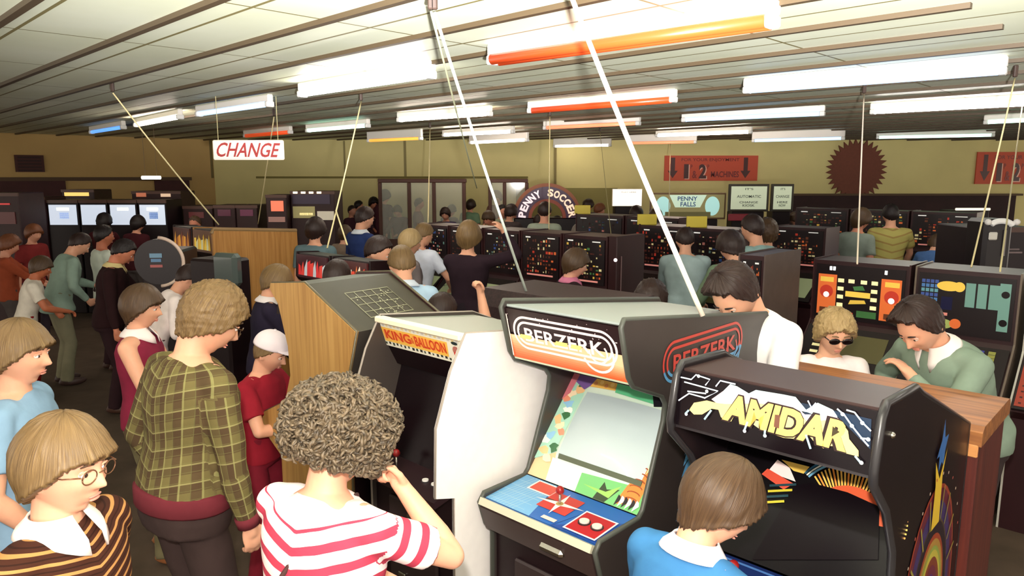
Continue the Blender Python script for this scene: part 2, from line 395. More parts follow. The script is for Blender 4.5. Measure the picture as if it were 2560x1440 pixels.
# unseen fittings added overhead to brighten the ceiling on this side
for i, (x, y) in enumerate(((-2.6, 2.3), (-0.5, 1.2), (1.9, 1.6), (0.6, -0.8), (-4.6, 0.6), (4.2, 2.6))):
    A = Vector((x, y, 0)) - E1 * .95; B = Vector((x, y, 0)) + E1 * .95
    a_ = A45; r = empty('fluorescent_light', (x, y, CEIL), a_, 'added unseen white tube light brightening the near side of the hall', 'ceiling light', 'added unseen tube fittings overhead')
    q = MB(); q.rbox((-.95, -.032, -.10 + .028), (.95, .032, 0), .008, mat((240, 236, 228), .4)); q.build('housing', None, r)
    q = MB(); q.tube([(-.9, 0, -.10), (.9, 0, -.10)], .024, 12, mat((255, 248, 240), .3, emit=24)); q.build('tube', None, r, smooth=True)
# ------------------------------------------------------------------ people
def remesh(mb, vox, smooth=2, wrinkle=0.0, seed=0):
    """union of overlapping closed shapes as one continuous surface"""
    me = bpy.data.meshes.new('body_surface'); me.from_pydata(mb.v, [], mb.f); me.update()
    o = bpy.data.objects.new('body_surface', me); COL.objects.link(o)
    md = o.modifiers.new('r', 'REMESH'); md.mode = 'VOXEL'; md.voxel_size = vox; md.use_smooth_shade = True
    if smooth:
        sm = o.modifiers.new('s', 'SMOOTH'); sm.factor = 0.5; sm.iterations = smooth
    dg = bpy.context.evaluated_depsgraph_get(); r = bpy.data.meshes.new_from_object(o.evaluated_get(dg))
    bpy.data.objects.remove(o); bpy.data.meshes.remove(me)
    if wrinkle:
        n = len(r.vertices); P = np.empty(n * 3, np.float32); r.vertices.foreach_get('co', P); P = P.reshape(-1, 3)
        N = np.empty(n * 3, np.float32); r.vertices.foreach_get('normal', N); N = N.reshape(-1, 3)
        q = np.random.RandomState(seed); d = np.zeros(n)
        W = P + 0.02 * np.sin(P[:, [1, 2, 0]] * 23 + q.rand(3) * 6)
        for k, a in ((22, 1.0), (38, 0.6), (60, 0.35)):
            for _ in range(2):
                v = q.randn(3); v[2] *= 1.2; v /= np.linalg.norm(v); d += a * (1 - 2 * np.abs(np.sin(W @ v * k * 0.5 + q.rand() * 6))) * 0.5
        P += N * (d * wrinkle)[:, None]; r.vertices.foreach_set('co', P.ravel()); r.update()
    return r
def bsm(a, b, x): t = np.clip((x - a) / (b - a), 0, 1); return t * t * (3 - 2 * t)
def head_surface(X):
    """X: unit directions (face towards +Y) -> head points around the head centre"""
    x, y, z = X[:, 0], X[:, 1], X[:, 2]
    P = np.stack([x * 0.079, y * 0.093, z * 0.118], 1)
    lo = bsm(0.0, -1.0, z)
    P[:, 0] *= 1 - 0.34 * lo; back = bsm(0.1, -0.7, y)
    P[:, 1] += -0.008 * back * bsm(-0.3, 0.5, z); P[:, 1] *= np.where(y < 0, 1 - 0.30 * lo * back, 1 - 0.06 * lo)
    P[:, 1] = np.where((y > 0) & (z > -0.6), P[:, 1] * (1 - 0.03 * bsm(0.3, 0.9, z)), P[:, 1])
    X0, Y0, Z0 = P[:, 0].copy(), P[:, 1], P[:, 2]; fr = bsm(0.25, 0.7, y)
    g = lambda a, b, s, t: np.exp(-((X0 - a) / s) ** 2 - ((Z0 - b) / t) ** 2) * fr
    ridge = bsm(0.026, -0.026, Z0) * (1 - bsm(-0.028, -0.040, Z0))
    P[:, 1] += 0.021 * ridge * np.exp(-(X0 / 0.0115) ** 2) * fr + 0.006 * g(0, -0.026, 0.017, 0.010)
    P[:, 1] += 0.004 * (g(0.03, 0.03, 0.022, 0.008) + g(-0.03, 0.03, 0.022, 0.008)) - 0.011 * (g(0.031, 0.010, 0.015, 0.011) + g(-0.031, 0.010, 0.015, 0.011))
    P[:, 1] += 0.007 * g(0, -0.055, 0.020, 0.0055) + 0.006 * g(0, -0.066, 0.017, 0.005) - 0.004 * g(0, -0.0605, 0.02, 0.0025) - 0.004 * g(0, -0.080, 0.022, 0.008) + 0.008 * g(0, -0.100, 0.020, 0.014)
    P[:, 1] += 0.005 * (g(0.042, -0.02, 0.018, 0.02) + g(-0.042, -0.02, 0.018, 0.02))
    return P
def sphere_dirs(na, ne):
    az = np.arange(na) / na * 2 * math.pi; el = -math.pi / 2 + math.pi * (np.arange(ne) + 0.5) / ne
    A, E = np.meshgrid(az, el); X = np.stack([np.sin(A) * np.cos(E), np.cos(A) * np.cos(E), np.sin(E)], -1).reshape(-1, 3)
    F = [(i * na + j, i * na + (j + 1) % na, (i + 1) * na + (j + 1) % na, (i + 1) * na + j) for i in range(ne - 1) for j in range(na)]
    F += [tuple(range(na))[::-1], tuple(range((ne - 1) * na, ne * na))]
    return X, A.ravel(), E.ravel(), F
HAIRSTYLE = {  # hairline height (m above the head centre) at 0,45,80,110,145,180 degrees from the face; thickness top, side; edge lift
    'bowl':  ((0.034, 0.028, -0.016, -0.052, -0.078, -0.088), 0.024, 0.034),
    'mop':   ((0.040, 0.026, -0.024, -0.062, -0.087, -0.097), 0.028, 0.038),
    'short': ((0.072, 0.062, 0.010, -0.030, -0.060, -0.070), 0.013, 0.013),
    'swept': ((0.090, 0.074, -0.020, -0.055, -0.078, -0.085), 0.026, 0.014),
    'long':  ((0.045, 0.010, -0.110, -0.130, -0.130, -0.130), 0.018, 0.036),
    'wavy':  ((0.060, 0.035, -0.030, -0.060, -0.080, -0.080), 0.036, 0.036)}
def nz(a, b, s):
    q = np.random.RandomState(s); r = np.zeros_like(a)
    for k in (1, 2, 3, 5, 8):
        r += np.sin(a * k * 3 + q.rand() * 6.3 + 1.5 * np.sin(b * 3 * k + q.rand() * 6)) / k ** 0.6
    return r / 3
def hair_mesh(style, res, seed, m, big=1.0):
    na, ne = (150, 90) if res == 2 else ((72, 44) if res == 1 else (28, 18))
    X, A, E, F = sphere_dirs(na, ne); line, tt, ts = HAIRSTYLE[style]
    B = head_surface(X); B[:, 1] = np.where(X[:, 1] > 0, np.minimum(B[:, 1], X[:, 1] * 0.093), B[:, 1])
    deg = np.degrees(np.arccos(np.clip(np.cos(A), -1, 1))); zl = np.interp(deg, (0, 45, 80, 110, 145, 180), line)
    zl = zl + 0.007 * nz(A * 5, E * 0, seed) + 0.003 * nz(A * 17, E * 0, seed + 3)
    Zw = X[:, 2] * 0.118; on = bsm(zl - 0.004, zl + 0.010, Zw); top = bsm(-0.02, 0.10, Zw)
    th = (tt * top + ts * (1 - top)) * big; th = th * (1 + 0.09 * nz(A * 4, E * 1.2, seed + 1)) + 0.0012 * nz(A * 26, E * 1.5, seed + 2)
    th = th + (0.0035 * nz(A * 9 + E * 2, E * 3, seed + 5) if style in ('short', 'swept') else 0)
    if style == 'wavy': th = th + 0.007 * nz(A * 2.2 + E * 3, E * 5, seed)
    if style == 'swept': th = th + 0.020 * bsm(0.1, 0.7, X[:, 1]) * bsm(0.3, 0.8, X[:, 2])
    th = th * (0.75 + 0.25 * bsm(zl + 0.03, zl + 0.0, Zw) + 0.25 * top)
    nrm = X / np.array([0.0755, 0.093, 0.118]); nrm /= np.linalg.norm(nrm, axis=1)[:, None]
    P = np.where(on[:, None] > 0.0, B + nrm * (th * on)[:, None] - nrm * (0.010 * (1 - on))[:, None], B - nrm * 0.010)
    me = bpy.data.meshes.new('hair'); me.from_pydata([tuple(p) for p in P], [], F)
    uv = me.uv_layers.new(name='UVMap'); li = np.empty(len(me.loops), np.int32); me.loops.foreach_get('vertex_index', li)
    U = np.stack([np.abs(A[li] - math.pi) / 6.2832, (E[li] + 1.57) / 3.14], 1); uv.data.foreach_set('uv', U.astype(np.float32).ravel())
    me.polygons.foreach_set('use_smooth', [True] * len(F)); me.materials.append(m); me.update(); return me
def curls(n, seed, m, rad=(0.125, 0.135, 0.135), down=-0.62, core=None):
    """mass of loose curls: short bent locks over a rounded core"""
    q = np.random.RandomState(seed); mb = MB(); mb.ell((0, -0.02, 0.03), (rad[0] * 0.86, rad[1] * 0.86, rad[2] * 0.88), 24, core or m)
    c = 0
    while c < n:
        d = q.randn(3); d /= np.linalg.norm(d)
        if d[2] < down or (d[1] > 0.45 and d[2] < 0.30): continue
        c += 1; t = Vector(d).cross(Vector(q.randn(3))).normalized(); b = Vector(d).cross(t)
        R = 0.009 + 0.009 * q.rand(); o = Vector((d[0] * rad[0], d[1] * rad[1] - 0.02, d[2] * rad[2] + 0.03)) * (0.90 + 0.15 * q.rand())
        D3 = Vector(d); a0 = q.rand() * 6; pts = []; k = 7
        for i in range(k):
            a = a0 + 4.4 * i / (k - 1); pts.append(o + t * math.cos(a) * R + b * math.sin(a) * R * 0.5 + D3 * (math.sin(a) * R * 0.8 + 0.003 * i))
        mb.tube(pts, [0.0035, 0.0045, 0.005, 0.005, 0.0046, 0.0038, 0.002], 5, m)
    return mb
def ik(S, Hd, l1, l2, pole):
    S, Hd = Vector(S), Vector(Hd); d = Hd - S; L = d.length
    if L > (l1 + l2) * 0.995: Hd = S + d * ((l1 + l2) * 0.995 / L); d = Hd - S; L = d.length
    a = (l1 * l1 - l2 * l2 + L * L) / (2 * L); h = math.sqrt(max(l1 * l1 - a * a, 0)); u = d / L
    p = Vector(pole); p = (p - u * p.dot(u)).normalized(); return S + u * a + p * h, Hd
def hand(mb, W, dirn, palm_n, side, curl=0.5, s=1.0, fist=False):
    """palm, four fingers of different lengths and a thumb leaving the side of the palm"""
    d = Vector(dirn).normalized(); n = Vector(palm_n); n = (n - d * n.dot(d)).normalized(); x = d.cross(n) * side   # x points to the thumb side
    M = Matrix((x, d, n)).transposed()
    mb.ell(W + d * 0.045 * s, (0.038 * s, 0.052 * s, 0.016 * s), 12, None, M)
    mb.caps([W - d * 0.02 * s, W + d * 0.03 * s], [0.027 * s, 0.026 * s], 10)
    for i, (off, L) in enumerate(((0.029, 0.070), (0.010, 0.080), (-0.010, 0.074), (-0.028, 0.058))):
        p = W + d * (0.078 if i in (1, 2) else 0.072) * s + x * off * s; q = (d + x * off * 1.5).normalized(); m = (n - q * n.dot(q)).normalized()
        pts = [p - q * 0.02 * s, p]; c = curl * (1 + 0.08 * i)
        for seg, fr in ((0.45, 1.0), (0.30, 1.15), (0.25, 0.9)):
            q, m = q * math.cos(c * fr) + m * math.sin(c * fr), m * math.cos(c * fr) - q * math.sin(c * fr)
            pts.append(pts[-1] + q * L * seg * s)
        mb.caps(pts, [0.0095 * s, 0.0092 * s, 0.0086 * s, 0.008 * s, 0.007 * s], 8)
    t0 = W + d * 0.022 * s + x * 0.026 * s; q = (d * 0.75 + x * 0.75 + n * 0.25).normalized()
    t1 = t0 + q * 0.032 * s; q2 = (d * 0.95 + x * 0.2 + n * 0.4).normalized(); t2 = t1 + q2 * 0.028 * s; t3 = t2 + (q2 + n * 0.2).normalized() * 0.022 * s
    mb.caps([t0, t1, t2, t3], [0.013 * s, 0.0115 * s, 0.0098 * s, 0.008 * s], 8)
PM = {}
def weave(me, ARM, lean, tw):
    """cloth coordinates: round the body or sleeve, and along it"""
    n = len(me.vertices); P = np.empty(n * 3, np.float32); me.vertices.foreach_get('co', P); P = P.reshape(-1, 3)
    M = np.array((Matrix.Rotation(-lean, 3, 'X') @ Matrix.Rotation(tw, 3, 'Z')).inverted()); Q = (P - [0, 0, .95]) @ M.T + [0, 0, .95]
    W = np.stack([np.arctan2(Q[:, 0], -Q[:, 1]) * .165, np.zeros(n), Q[:, 2] - .30 * np.abs(Q[:, 0])], 1)
    for sx, S, E_, Wr in ARM:
        best = np.full(n, 9.0)
        for A, B, L0_ in ((S, E_, 0.0), (E_, Wr, .285)):
            a, d = np.array(A), np.array(B - A); L = np.linalg.norm(d); d = d / L; t = np.clip((P - a) @ d, 0.035 if L0_ == 0 else 0, L); r = P - a - t[:, None] * d; dist = np.linalg.norm(r, axis=1)
            e1 = np.cross(d, [0.3, 1, 0.1]); e1 /= np.linalg.norm(e1); e2 = np.cross(d, e1); ang = np.arctan2(r @ e1, r @ e2)
            ok = (dist < .078) & (dist < best) & (t > .036) & ((Q[:, 0] * sx > .185) | (L0_ > 0)); best = np.where(ok, dist, best)
            W[ok, 0] = ang[ok] * .058; W[ok, 2] = 1.395 - .30 * .19 - L0_ - t[ok]
    at = me.attributes.new('weave', 'FLOAT_VECTOR', 'POINT'); at.data.foreach_set('vector', W.astype(np.float32).ravel())
def body_parts(key, res, lean, yaw, pitch, arms, sleeve, stance, seated=False, tw=0.0, girth=1.0, hem=0.90, flare=0.0):
    """meshes of a 1.75 m person facing +Y, feet at the origin; returns dict of meshes + head matrix"""
    if key in PM: return PM[key]
    vox = {2: 0.0058, 1: 0.0095, 0: 0.017}[res]; k = {2: 20, 1: 14, 0: 10}[res]; gx = girth
    RL = Matrix.Rotation(-lean, 4, 'X') @ Matrix.Rotation(tw, 4, 'Z'); piv = Vector((0, 0, 0.95))
    def T(p):
        p = Vector(p); f = min(1, max(0, (p.z - 0.92) / 0.22)); q = Matrix.Rotation(-lean * (0.35 + 0.65 * f), 4, 'X') @ Matrix.Rotation(tw * f, 4, 'Z')
        return piv + q @ (p - piv) if p.z > 0.92 else p
    def ring(z, rx, ry, yo, e=0.0):
        out = []
        for j in range(k * 2):
            a = 2 * math.pi * j / (k * 2); c, s_ = math.cos(a), math.sin(a)
            out.append(T((math.copysign(abs(c) ** 0.86, c) * (rx + e) * gx, math.copysign(abs(s_) ** 0.86, s_) * (ry + e) * gx + yo, z)))
        return out
    tor = [(0.84, .150, .105, 0), (0.90, .162, .115, 0), (0.97, .160, .112, 0), (1.06, .142, .100, .004), (1.16, .150, .104, .006), (1.27, .172, .112, .006), (1.35, .178, .106, .0), (1.405, .165, .090, -.006), (1.44, .115, .072, -.01), (1.475, .060, .058, -.008)]
    body, shirt, pants, shoes = MB(), MB(), MB(), [MB(), MB()]
    body.loft([ring(z, rx * .93, ry * .93, yo) for z, rx, ry, yo in tor])
    nb, hc0 = T((0, -0.008, 1.45)), T((0, 0.012, 1.635))
    HM = Matrix.Translation(T((0, 0.0, 1.508))) @ Matrix.Rotation(-lean, 4, 'X') @ Matrix.Rotation(tw, 4, 'Z') @ Matrix.Rotation(yaw, 4, 'Z') @ Matrix.Rotation(-pitch, 4, 'X') @ Matrix.Translation((0, 0.018, 0.106)) @ Matrix.Scale(1.07, 4)
    body.caps([nb, HM @ Vector((0, -0.022, -0.085)), HM @ Vector((0, -0.02, -0.03))], [0.062, 0.056, 0.056], k)
    X, A, E, F = sphere_dirs(*((140, 90) if res == 2 else ((72, 48) if res == 1 else (32, 22)))); P = head_surface(X)
    body.add([HM @ Vector(p) for p in P], F)
    for sx in (-1, 1):
        Me = Matrix.Rotation(sx * 0.35, 3, 'Z') @ Matrix.Rotation(-0.15, 3, 'X')
        mm = (HM.to_3x3() @ Me); c = HM @ Vector((sx * 0.0775, -0.008, -0.006)); body.ell(c, (0.008, 0.019, 0.031), 10, None, mm)
        c = HM @ Vector((sx * 0.080, -0.016, -0.002)); body.ell(c, (0.006, 0.012, 0.027), 8, None, mm)
    ARM = []
    # arms
    for sx, nm in ((-1, 'L'), (1, 'R')):
        S = T((sx * 0.172 * gx, -0.005, 1.395)); a = arms.get(nm, 'down')
        spec = {'down': ((sx * 0.235, 0.05, 0.86), (sx * .4, -1, 0)), 'play': ((sx * 0.13, 0.43, 1.06), (sx * 1, -.3, -1)), 'pocket': ((sx * 0.20, 0.08, 0.93), (sx * 1, -1, 0)),
                'up': ((sx * 0.20, 0.22, 1.80), (sx * 1, .6, -.4)), 'cross': ((-sx * 0.10, 0.24, 1.14), (sx * 1, .1, -1)), 'front': ((sx * 0.05, 0.28, 1.10), (sx * 1, -.4, -1))}
        Hd, pole = (spec[a] if isinstance(a, str) else (a[0], a[1])); curl = 0.45; fist = False; pn = None
        if not isinstance(a, str) and len(a) > 2: pn = a[2]
        if not isinstance(a, str) and len(a) > 3: curl = a[3]; fist = curl > 1.2
        El, Wr = ik(S, Hd, 0.285, 0.245, pole)
        ARM.append((sx, S, El, Wr)); body.caps([T((sx * 0.12 * gx, -.005, 1.40)), S, S.lerp(El, 0.5), El], [0.062, 0.052, 0.046, 0.038], k)
        body.caps([El, El.lerp(Wr, 0.3), Wr], [0.038, 0.041, 0.026], k)
        d = (Wr - El).normalized(); pn = pn or ((-sx * 1, 0.1, 0.1) if abs(d.z) > 0.7 else (0, 0.1, -1))
        if res >= 1: hand(body, Wr, d, pn, sx, curl, 1.0, fist)
        else: body.caps([Wr, Wr + d * 0.09], [0.03, 0.028], k); 
        t = {'none': 0, 'short': 0.62, 'long': 1}[sleeve]
        if sleeve == 'short':
            shirt.caps([T((sx * 0.11 * gx, -.005, 1.395)), S, S.lerp(El, 0.4)], [0.075, 0.066, 0.060], k); shirt.tube([S, S.lerp(El, 0.68)], [0.064, 0.066], k)
        elif sleeve == 'long':
            shirt.caps([T((sx * 0.11 * gx, -.005, 1.395)), S, S.lerp(El, 0.5), El], [0.075, 0.066, 0.060, 0.053], k)
            shirt.caps([El, El.lerp(Wr, 0.35)], [0.053, 0.054], k); shirt.tube([El.lerp(Wr, 0.3), El.lerp(Wr, 0.96)], [0.054, 0.036], k)
        elif sleeve == 'none': shirt.ell(T((sx * 0.13 * gx, -.005, 1.395)), (0.06, 0.06, 0.06), k)
    rr = [ring(z, rx, ry, yo, 0.014) for z, rx, ry, yo in tor if z >= hem - 0.001 and z < 1.45]
    rr[0] = ring(hem, .168 + flare, .122 + flare, 0, 0.010); rr = [ring(hem - 0.03, .165 + flare, .120 + flare, 0, 0.010)] + rr + [ring(1.455, .072, .066, -.01, 0.012), ring(1.468, .058, .056, -.01, 0.006)]
    shirt.loft(rr)
    # legs
    for sx in (-1, 1):
        fx, fy = stance[0 if sx < 0 else 1]; H0 = Vector((sx * 0.088, 0, 0.88)); An = Vector((sx * 0.10 + fx, fy, 0.085))
        Kn, _ = ik(H0, An, 0.41, 0.40, (0.05 * sx, 1, 0))
        body.caps([H0, Kn, An], [0.078, 0.052, 0.036], k); body.caps([An, An + Vector((0.01 * sx, 0.10, -0.045))], [0.036, 0.028], 10)
        pants.caps([H0, H0.lerp(Kn, .5), Kn], [0.092, 0.083, 0.066], k); pants.caps([Kn, Kn.lerp(An, .4)], [0.066, 0.064], k)
        pants.tube([Kn.lerp(An, .35), An + Vector((0, 0, -0.03))], [0.064, 0.070], k)
        Fd = Vector((sx * 0.12, 1, 0)).normalized(); c = An + Fd * 0.055; c.z = 0.045
        MF = Matrix.Rotation(-sx * 0.12, 3, 'Z'); SH = shoes[0 if sx < 0 else 1]; SH.ell(c + Vector((0, 0, 0.0)), (0.047, 0.142, 0.045), 16, None, MF); SH.ell(An + Vector((0, -.01, -.02)), (0.045, 0.06, 0.05), 14, None, MF)
    pants.loft([ring(z, rx, ry, yo, 0.010) for z, rx, ry, yo in tor if z <= 1.06])
    out = dict(HM=HM)
    out['body'] = remesh(body, vox, 2)
    out['shirt'] = remesh(shirt, {2: 0.008, 1: 0.011, 0: 0.018}[res], 3, {2: 0.0045, 1: 0.005, 0: 0.004}[res], 5)
    weave(out['shirt'], ARM, lean, tw)
    out['pants'] = remesh(pants, {2: 0.010, 1: 0.014, 0: 0.022}[res], 2, 0.003 if res else 0, 8)
    out['shoes'] = [remesh(q_, {2: 0.007, 1: 0.012, 0: 0.02}[res], 2) for q_ in shoes]
    nv = lambda p: T(p)
    out['T'] = T; PM[key] = out; return out
def setmat(o, m):
    if not o.data.materials: o.data.materials.append(m)
    o.material_slots[0].link = 'OBJECT'; o.material_slots[0].material = m
HAIRC = dict(brown=((96, 72, 48), (48, 31, 21)), dark=((58, 38, 32), (26, 14, 14)), black=((40, 28, 28), (16, 10, 12)), blond=((190, 164, 116), (128, 102, 66)), sandy=((146, 118, 76), (78, 56, 36)), red=((140, 84, 52), (80, 44, 28)), grey=((150, 140, 128), (90, 82, 74)))
HC = {}
def person(px, py, h, face, label, res=0, hair='brown', style='bowl', top=(200, 200, 200), topname='shirt', low=(60, 48, 50), lean=0.0, yaw=0.0, pitch=0.1, arms=None,
           sleeve='short', sk=(226, 168, 138), shoe=(70, 44, 34), collar=None, stance=((0, 0), (0, 0)), topmat=None, lowmat=None, tw=0.0, girth=1.0, hem=0.90, seed=1, big=1.0, face_bits=None,
           group=None, hairmesh=None, at=None, flare=0.0):
    """px,py,h: where the crown of the head appears and how high it is; face: compass angle of the body, 0 = away from the camera, 90 = to the right"""
    arms = arms or {}; key = (res, lean, yaw, pitch, str(arms), sleeve, stance, tw, girth, hem, flare)
    P = body_parts(key, res, lean, yaw, pitch, arms, sleeve, stance, tw=tw, girth=girth, hem=hem, flare=flare); HM = P['HM']
    crown = HM @ Vector((0, -0.01, 0.135)); s = h / 1.75
    g = G(px, py, crown.z * s)
    if g.y > 16.5: g = D(px, py, 16.5); s = g.z / crown.z
    a = -math.radians(face); off = Matrix.Rotation(a, 3, 'Z') @ Vector((crown.x, crown.y, 0)) * s
    root = bpy.data.objects.new('person', P['body']); COL.objects.link(root); setmat(root, skin(sk))
    root.location = (g.x - off.x, g.y - off.y, 0); root.rotation_euler = (0, 0, a); root.scale = (s, s, s)
    tag(root, label, 'person', group)
    for nm, me, m in ((topname, P['shirt'], topmat or cloth(top)), ('trousers', P['pants'], lowmat or cloth(low)), ('shoe', P['shoes'][0], mat(shoe, 0.5)), ('shoe', P['shoes'][1], mat(shoe, 0.5))):
        o = link(nm, me, root); setmat(o, m)
    hk = (style, res, seed % 3, big); c1, c2 = HAIRC[hair]; hm = hair_mat(c1, c2)
    if hairmesh is not None: o = link('hair', hairmesh, root)
    else:
        if hk not in HC: HC[hk] = hair_mesh(style, res, seed % 3 + 3, hm, big)
        o = link('hair', HC[hk], root)
    setmat(o, hm); o.matrix_basis = HM
    if res >= 1 or face_bits:
        for sx in (-1, 1):
            q = MB(); q.ell((sx * 0.031, 0.0775, 0.008), (0.0125, 0.010, 0.0085), 12, mat((236, 226, 218), 0.25)); q.ell((sx * 0.031, 0.0855, 0.008), (0.0055, 0.0035, 0.0055), 10, mat((52, 38, 32), 0.2))
            q.tube([(sx * 0.017, 0.085, 0.013), (sx * 0.024, 0.0885, 0.0185), (sx * 0.034, 0.087, 0.0185), (sx * 0.045, 0.079, 0.012)], 0.0028, 6, skin(sk))
            o = q.build('eye', None, root, True); o.matrix_basis = HM
            q = MB(); q.tube([(sx * 0.014, 0.091, 0.030), (sx * 0.028, 0.093, 0.036), (sx * 0.046, 0.083, 0.031)], [0.0028, 0.0036, 0.0018], 6, mat(HAIRC[hair][1], 0.7)); o = q.build('eyebrow', None, root, True); o.matrix_basis = HM
        q = MB(); q.ell((0, 0.0835, -0.0555), (0.0205, 0.0065, 0.0036), 12, mat((206, 134, 118), 0.5)); q.ell((0, 0.0828, -0.0640), (0.017, 0.0065, 0.0042), 12, mat((210, 140, 122), 0.5)); o = q.build('lips', None, root, True); o.matrix_basis = HM
    if collar:
        T = P['T']; q = MB(); n = 24; v = []
        for r_, z_, e in ((0.066, 1.490, 0), (0.071, 1.482, 0), (0.094, 1.458, 1), (0.101, 1.444, 2)):
            for i in range(n + 1):
                a_ = math.radians(90 + 16 + (360 - 32) * i / n); fr = max(0, math.sin(a_)) ** 2
                v.append(T((r_ * math.cos(a_) * 1.05, r_ * math.sin(a_) * (1.0 + 0.25 * fr * (e > 0)) - 0.006, z_ - 0.03 * fr * e + 0.004)))
        fs = [(k * (n + 1) + i, k * (n + 1) + i + 1, (k + 1) * (n + 1) + i + 1, (k + 1) * (n + 1) + i) for k in range(3) for i in range(n)]
        q.add(v, fs, cloth(collar, noise=0.03)); o = q.build('collar', None, root, True); md = o.modifiers.new('thick', 'SOLIDIFY'); md.thickness = 0.006; md.offset = 1
    return root, P
# ------------------------------------------------------------------ foreground game cabinets
AC = math.radians(-43.5)
DW = Vector((math.cos(AC), math.sin(AC), 0)); DD = Vector((-math.sin(AC), math.cos(AC), 0)); ZZ = Vector((0, 0, 1))
RUB = mat((70, 72, 66), 0.45)
def slab(root, name, W, p, q, th, m, x0=0.02, x1=None, down=True):
    """board spanning the cabinet between profile points p and q (y,z)"""
    a, b = Vector(p), Vector(q); d = (b - a).normalized(); n = Vector((d.y, -d.x)) * th
    if (n.y > 0) == down: n = -n
    mb = MB(); mb.prism([tuple(a), tuple(b), tuple(b + n), tuple(a + n)], x0, (W - 0.02) if x1 is None else x1, m); return mb.build(name, None, root)
def cab_root(name, P0, ang, label, cat='arcade cabinet', group=None):
    return empty(name, (P0[0], P0[1], 0), ang, label, cat, group)
def sides(root, W, poly, m_out, trim=RUB, tr=0.011, names=('side_panel', 'edge_trim'), m_left=None):
    for x0 in (0.0, W - 0.02):
        q = MB(); q.prism(poly, x0, x0 + 0.02, m_left if (m_left and x0 == 0) else m_out); q.build(names[0], None, root)
        if trim is not None:
            q = MB(); pts = [(x0 + 0.01, y, z) for y, z in poly if True]; q.tube(pts + [pts[0]], tr, 8, trim); q.build(names[1], None, root, True)
def lerp2(a, b, t): return (a[0] + (b[0] - a[0]) * t, a[1] + (b[1] - a[1]) * t)
def frame_of(root, W):
    M = root.matrix_basis; R = M.to_3x3()
    return (lambda x, y, z: M @ Vector((x, y, z))), R @ Vector((1, 0, 0)), R @ Vector((0, 1, 0))
def joystick(root, x, y, z, ball=(150, 30, 30)):
    q = MB(); q.tube([(x, y, z - 0.02), (x, y, z + 0.055)], 0.005, 8, CHROME); q.build('joystick_shaft', None, root, True)
    q = MB(); q.ell((x, y, z + 0.066), 0.018, 14, mat(ball, 0.25)); q.build('joystick_ball', None, root, True)
def button(root, x, y, z, c=(240, 236, 230), r=0.014):
    q = MB(); q.tube([(x, y, z - 0.005), (x, y, z + 0.006)], r * 1.3, 14, mat((40, 36, 36), 0.4)); q.tube([(x, y, z), (x, y, z + 0.012)], r, 14, mat(c, 0.3)); q.build('button', None, root)
def coin_door(root, W, y, z0, z1):
    q = MB(); q.rbox((W * 0.22, y - 0.012, z0), (W * 0.78, y + 0.01, z1), 0.008, mat((46, 34, 34), 0.4)); d = q.build('coin_door', None, root)
    for x in (0.34, 0.58):
        q = MB(); q.rbox((W * x, y - 0.022, z0 + 0.12), (W * x + 0.05, y - 0.01, z0 + 0.2), 0.004, CHROME); q.build('coin_slot', None, d)
    q = MB(); q.tube([(W * 0.5, y - 0.03, z1 - 0.05), (W * 0.5, y - 0.005, z1 - 0.05)], 0.012, 10, CHROME); q.build('lock', None, d)
# ---- BERZERK
PB = (-0.05, 2.943); WB = 0.62
bz = cab_root('arcade_cabinet', PB, AC, 'black BERZERK arcade cabinet with pale grey screen and colourful bezel', group=None)
prof = [(-0.06, 0), (-0.06, 0.80), (-0.10, 0.85), (-0.135, 0.955), (-0.11, 0.985), (0.14, 0.985), (0.17, 1.01), (0.30, 1.34), (0.31, 1.41), (0.28, 1.45), (0.08, 1.53), (0.05, 1.57), (-0.005, 1.765), (0.01, 1.79), (1.20, 1.65), (1.22, 1.62), (1.22, 0)]
GREYB = mat((58, 50, 48), 0.42, noise=0.06, scale=5)
sides(bz, WB, prof, GREYB)
slab(bz, 'top_panel', WB, (0.02, 1.775), (1.20, 1.635), 0.02, mat((158, 168, 166), 0.4), down=True)
slab(bz, 'back_panel', WB, (1.20, 0.02), (1.20, 1.63), 0.02, BLACK, down=False)
slab(bz, 'front_panel', WB, (-0.045, 0.0), (-0.045, 0.84), 0.02, BLACK, down=True)
coin_door(bz, WB, -0.05, 0.25, 0.72)
slab(bz, 'speaker_panel', WB, (0.10, 1.52), (0.53, 1.40), 0.02, BLACK, down=False)
mar = slab(bz, 'marquee', WB, (0.068, 1.55), (0.012, 1.765), 0.02, mat((30, 18, 20), 0.25), down=False)
W3, u, v = frame_of(bz, WB)
sl = lambda p, q: (W3(0, *q) - W3(0, *p)).normalized()
S = Surf(bz, W3(0.02, 0.066, 1.545), u, sl((0.066, 1.545), (0.010, 1.765)), 0.002)
Wm, Hm = WB - 0.04, 0.226
if S.N.dot(DD) > 0: S.N = -S.N
for i in range(9):   # printed fade from orange to cream
    t = i / 9.0; c = [int(a + (b - a) * t) for a, b in zip((220, 92, 46), (250, 214, 170))]
    S.poly([(0, 0.105 * t - 0.0), (Wm, 0.105 * t - 0.004 * i), (Wm, 0.012 + 0.100 * (t + 0.12)), (0, 0.105 * (t + 0.13))], c)
S.poly([(0, 0.118), (Wm, 0.118), (Wm, Hm), (0, Hm)], (36, 18, 22))
for i in range(34):
    S.disc(Wm * rng.rand(), 0.13 + 0.09 * rng.rand(), 0.0013 + 0.0014 * rng.rand(), (236, 220, 226), 8, inc=(i == 0))
def pill(x0, y0, x1, y1, r, n=8): return arc(x1 - r, y1 - r, r, r, 90, 0, n) + arc(x1 - r, y0 + r, r, r, 0, -90, n) + arc(x0 + r, y0 + r, r, r, 270, 180, n) + arc(x0 + r, y1 - r, r, r, 180, 90, n)
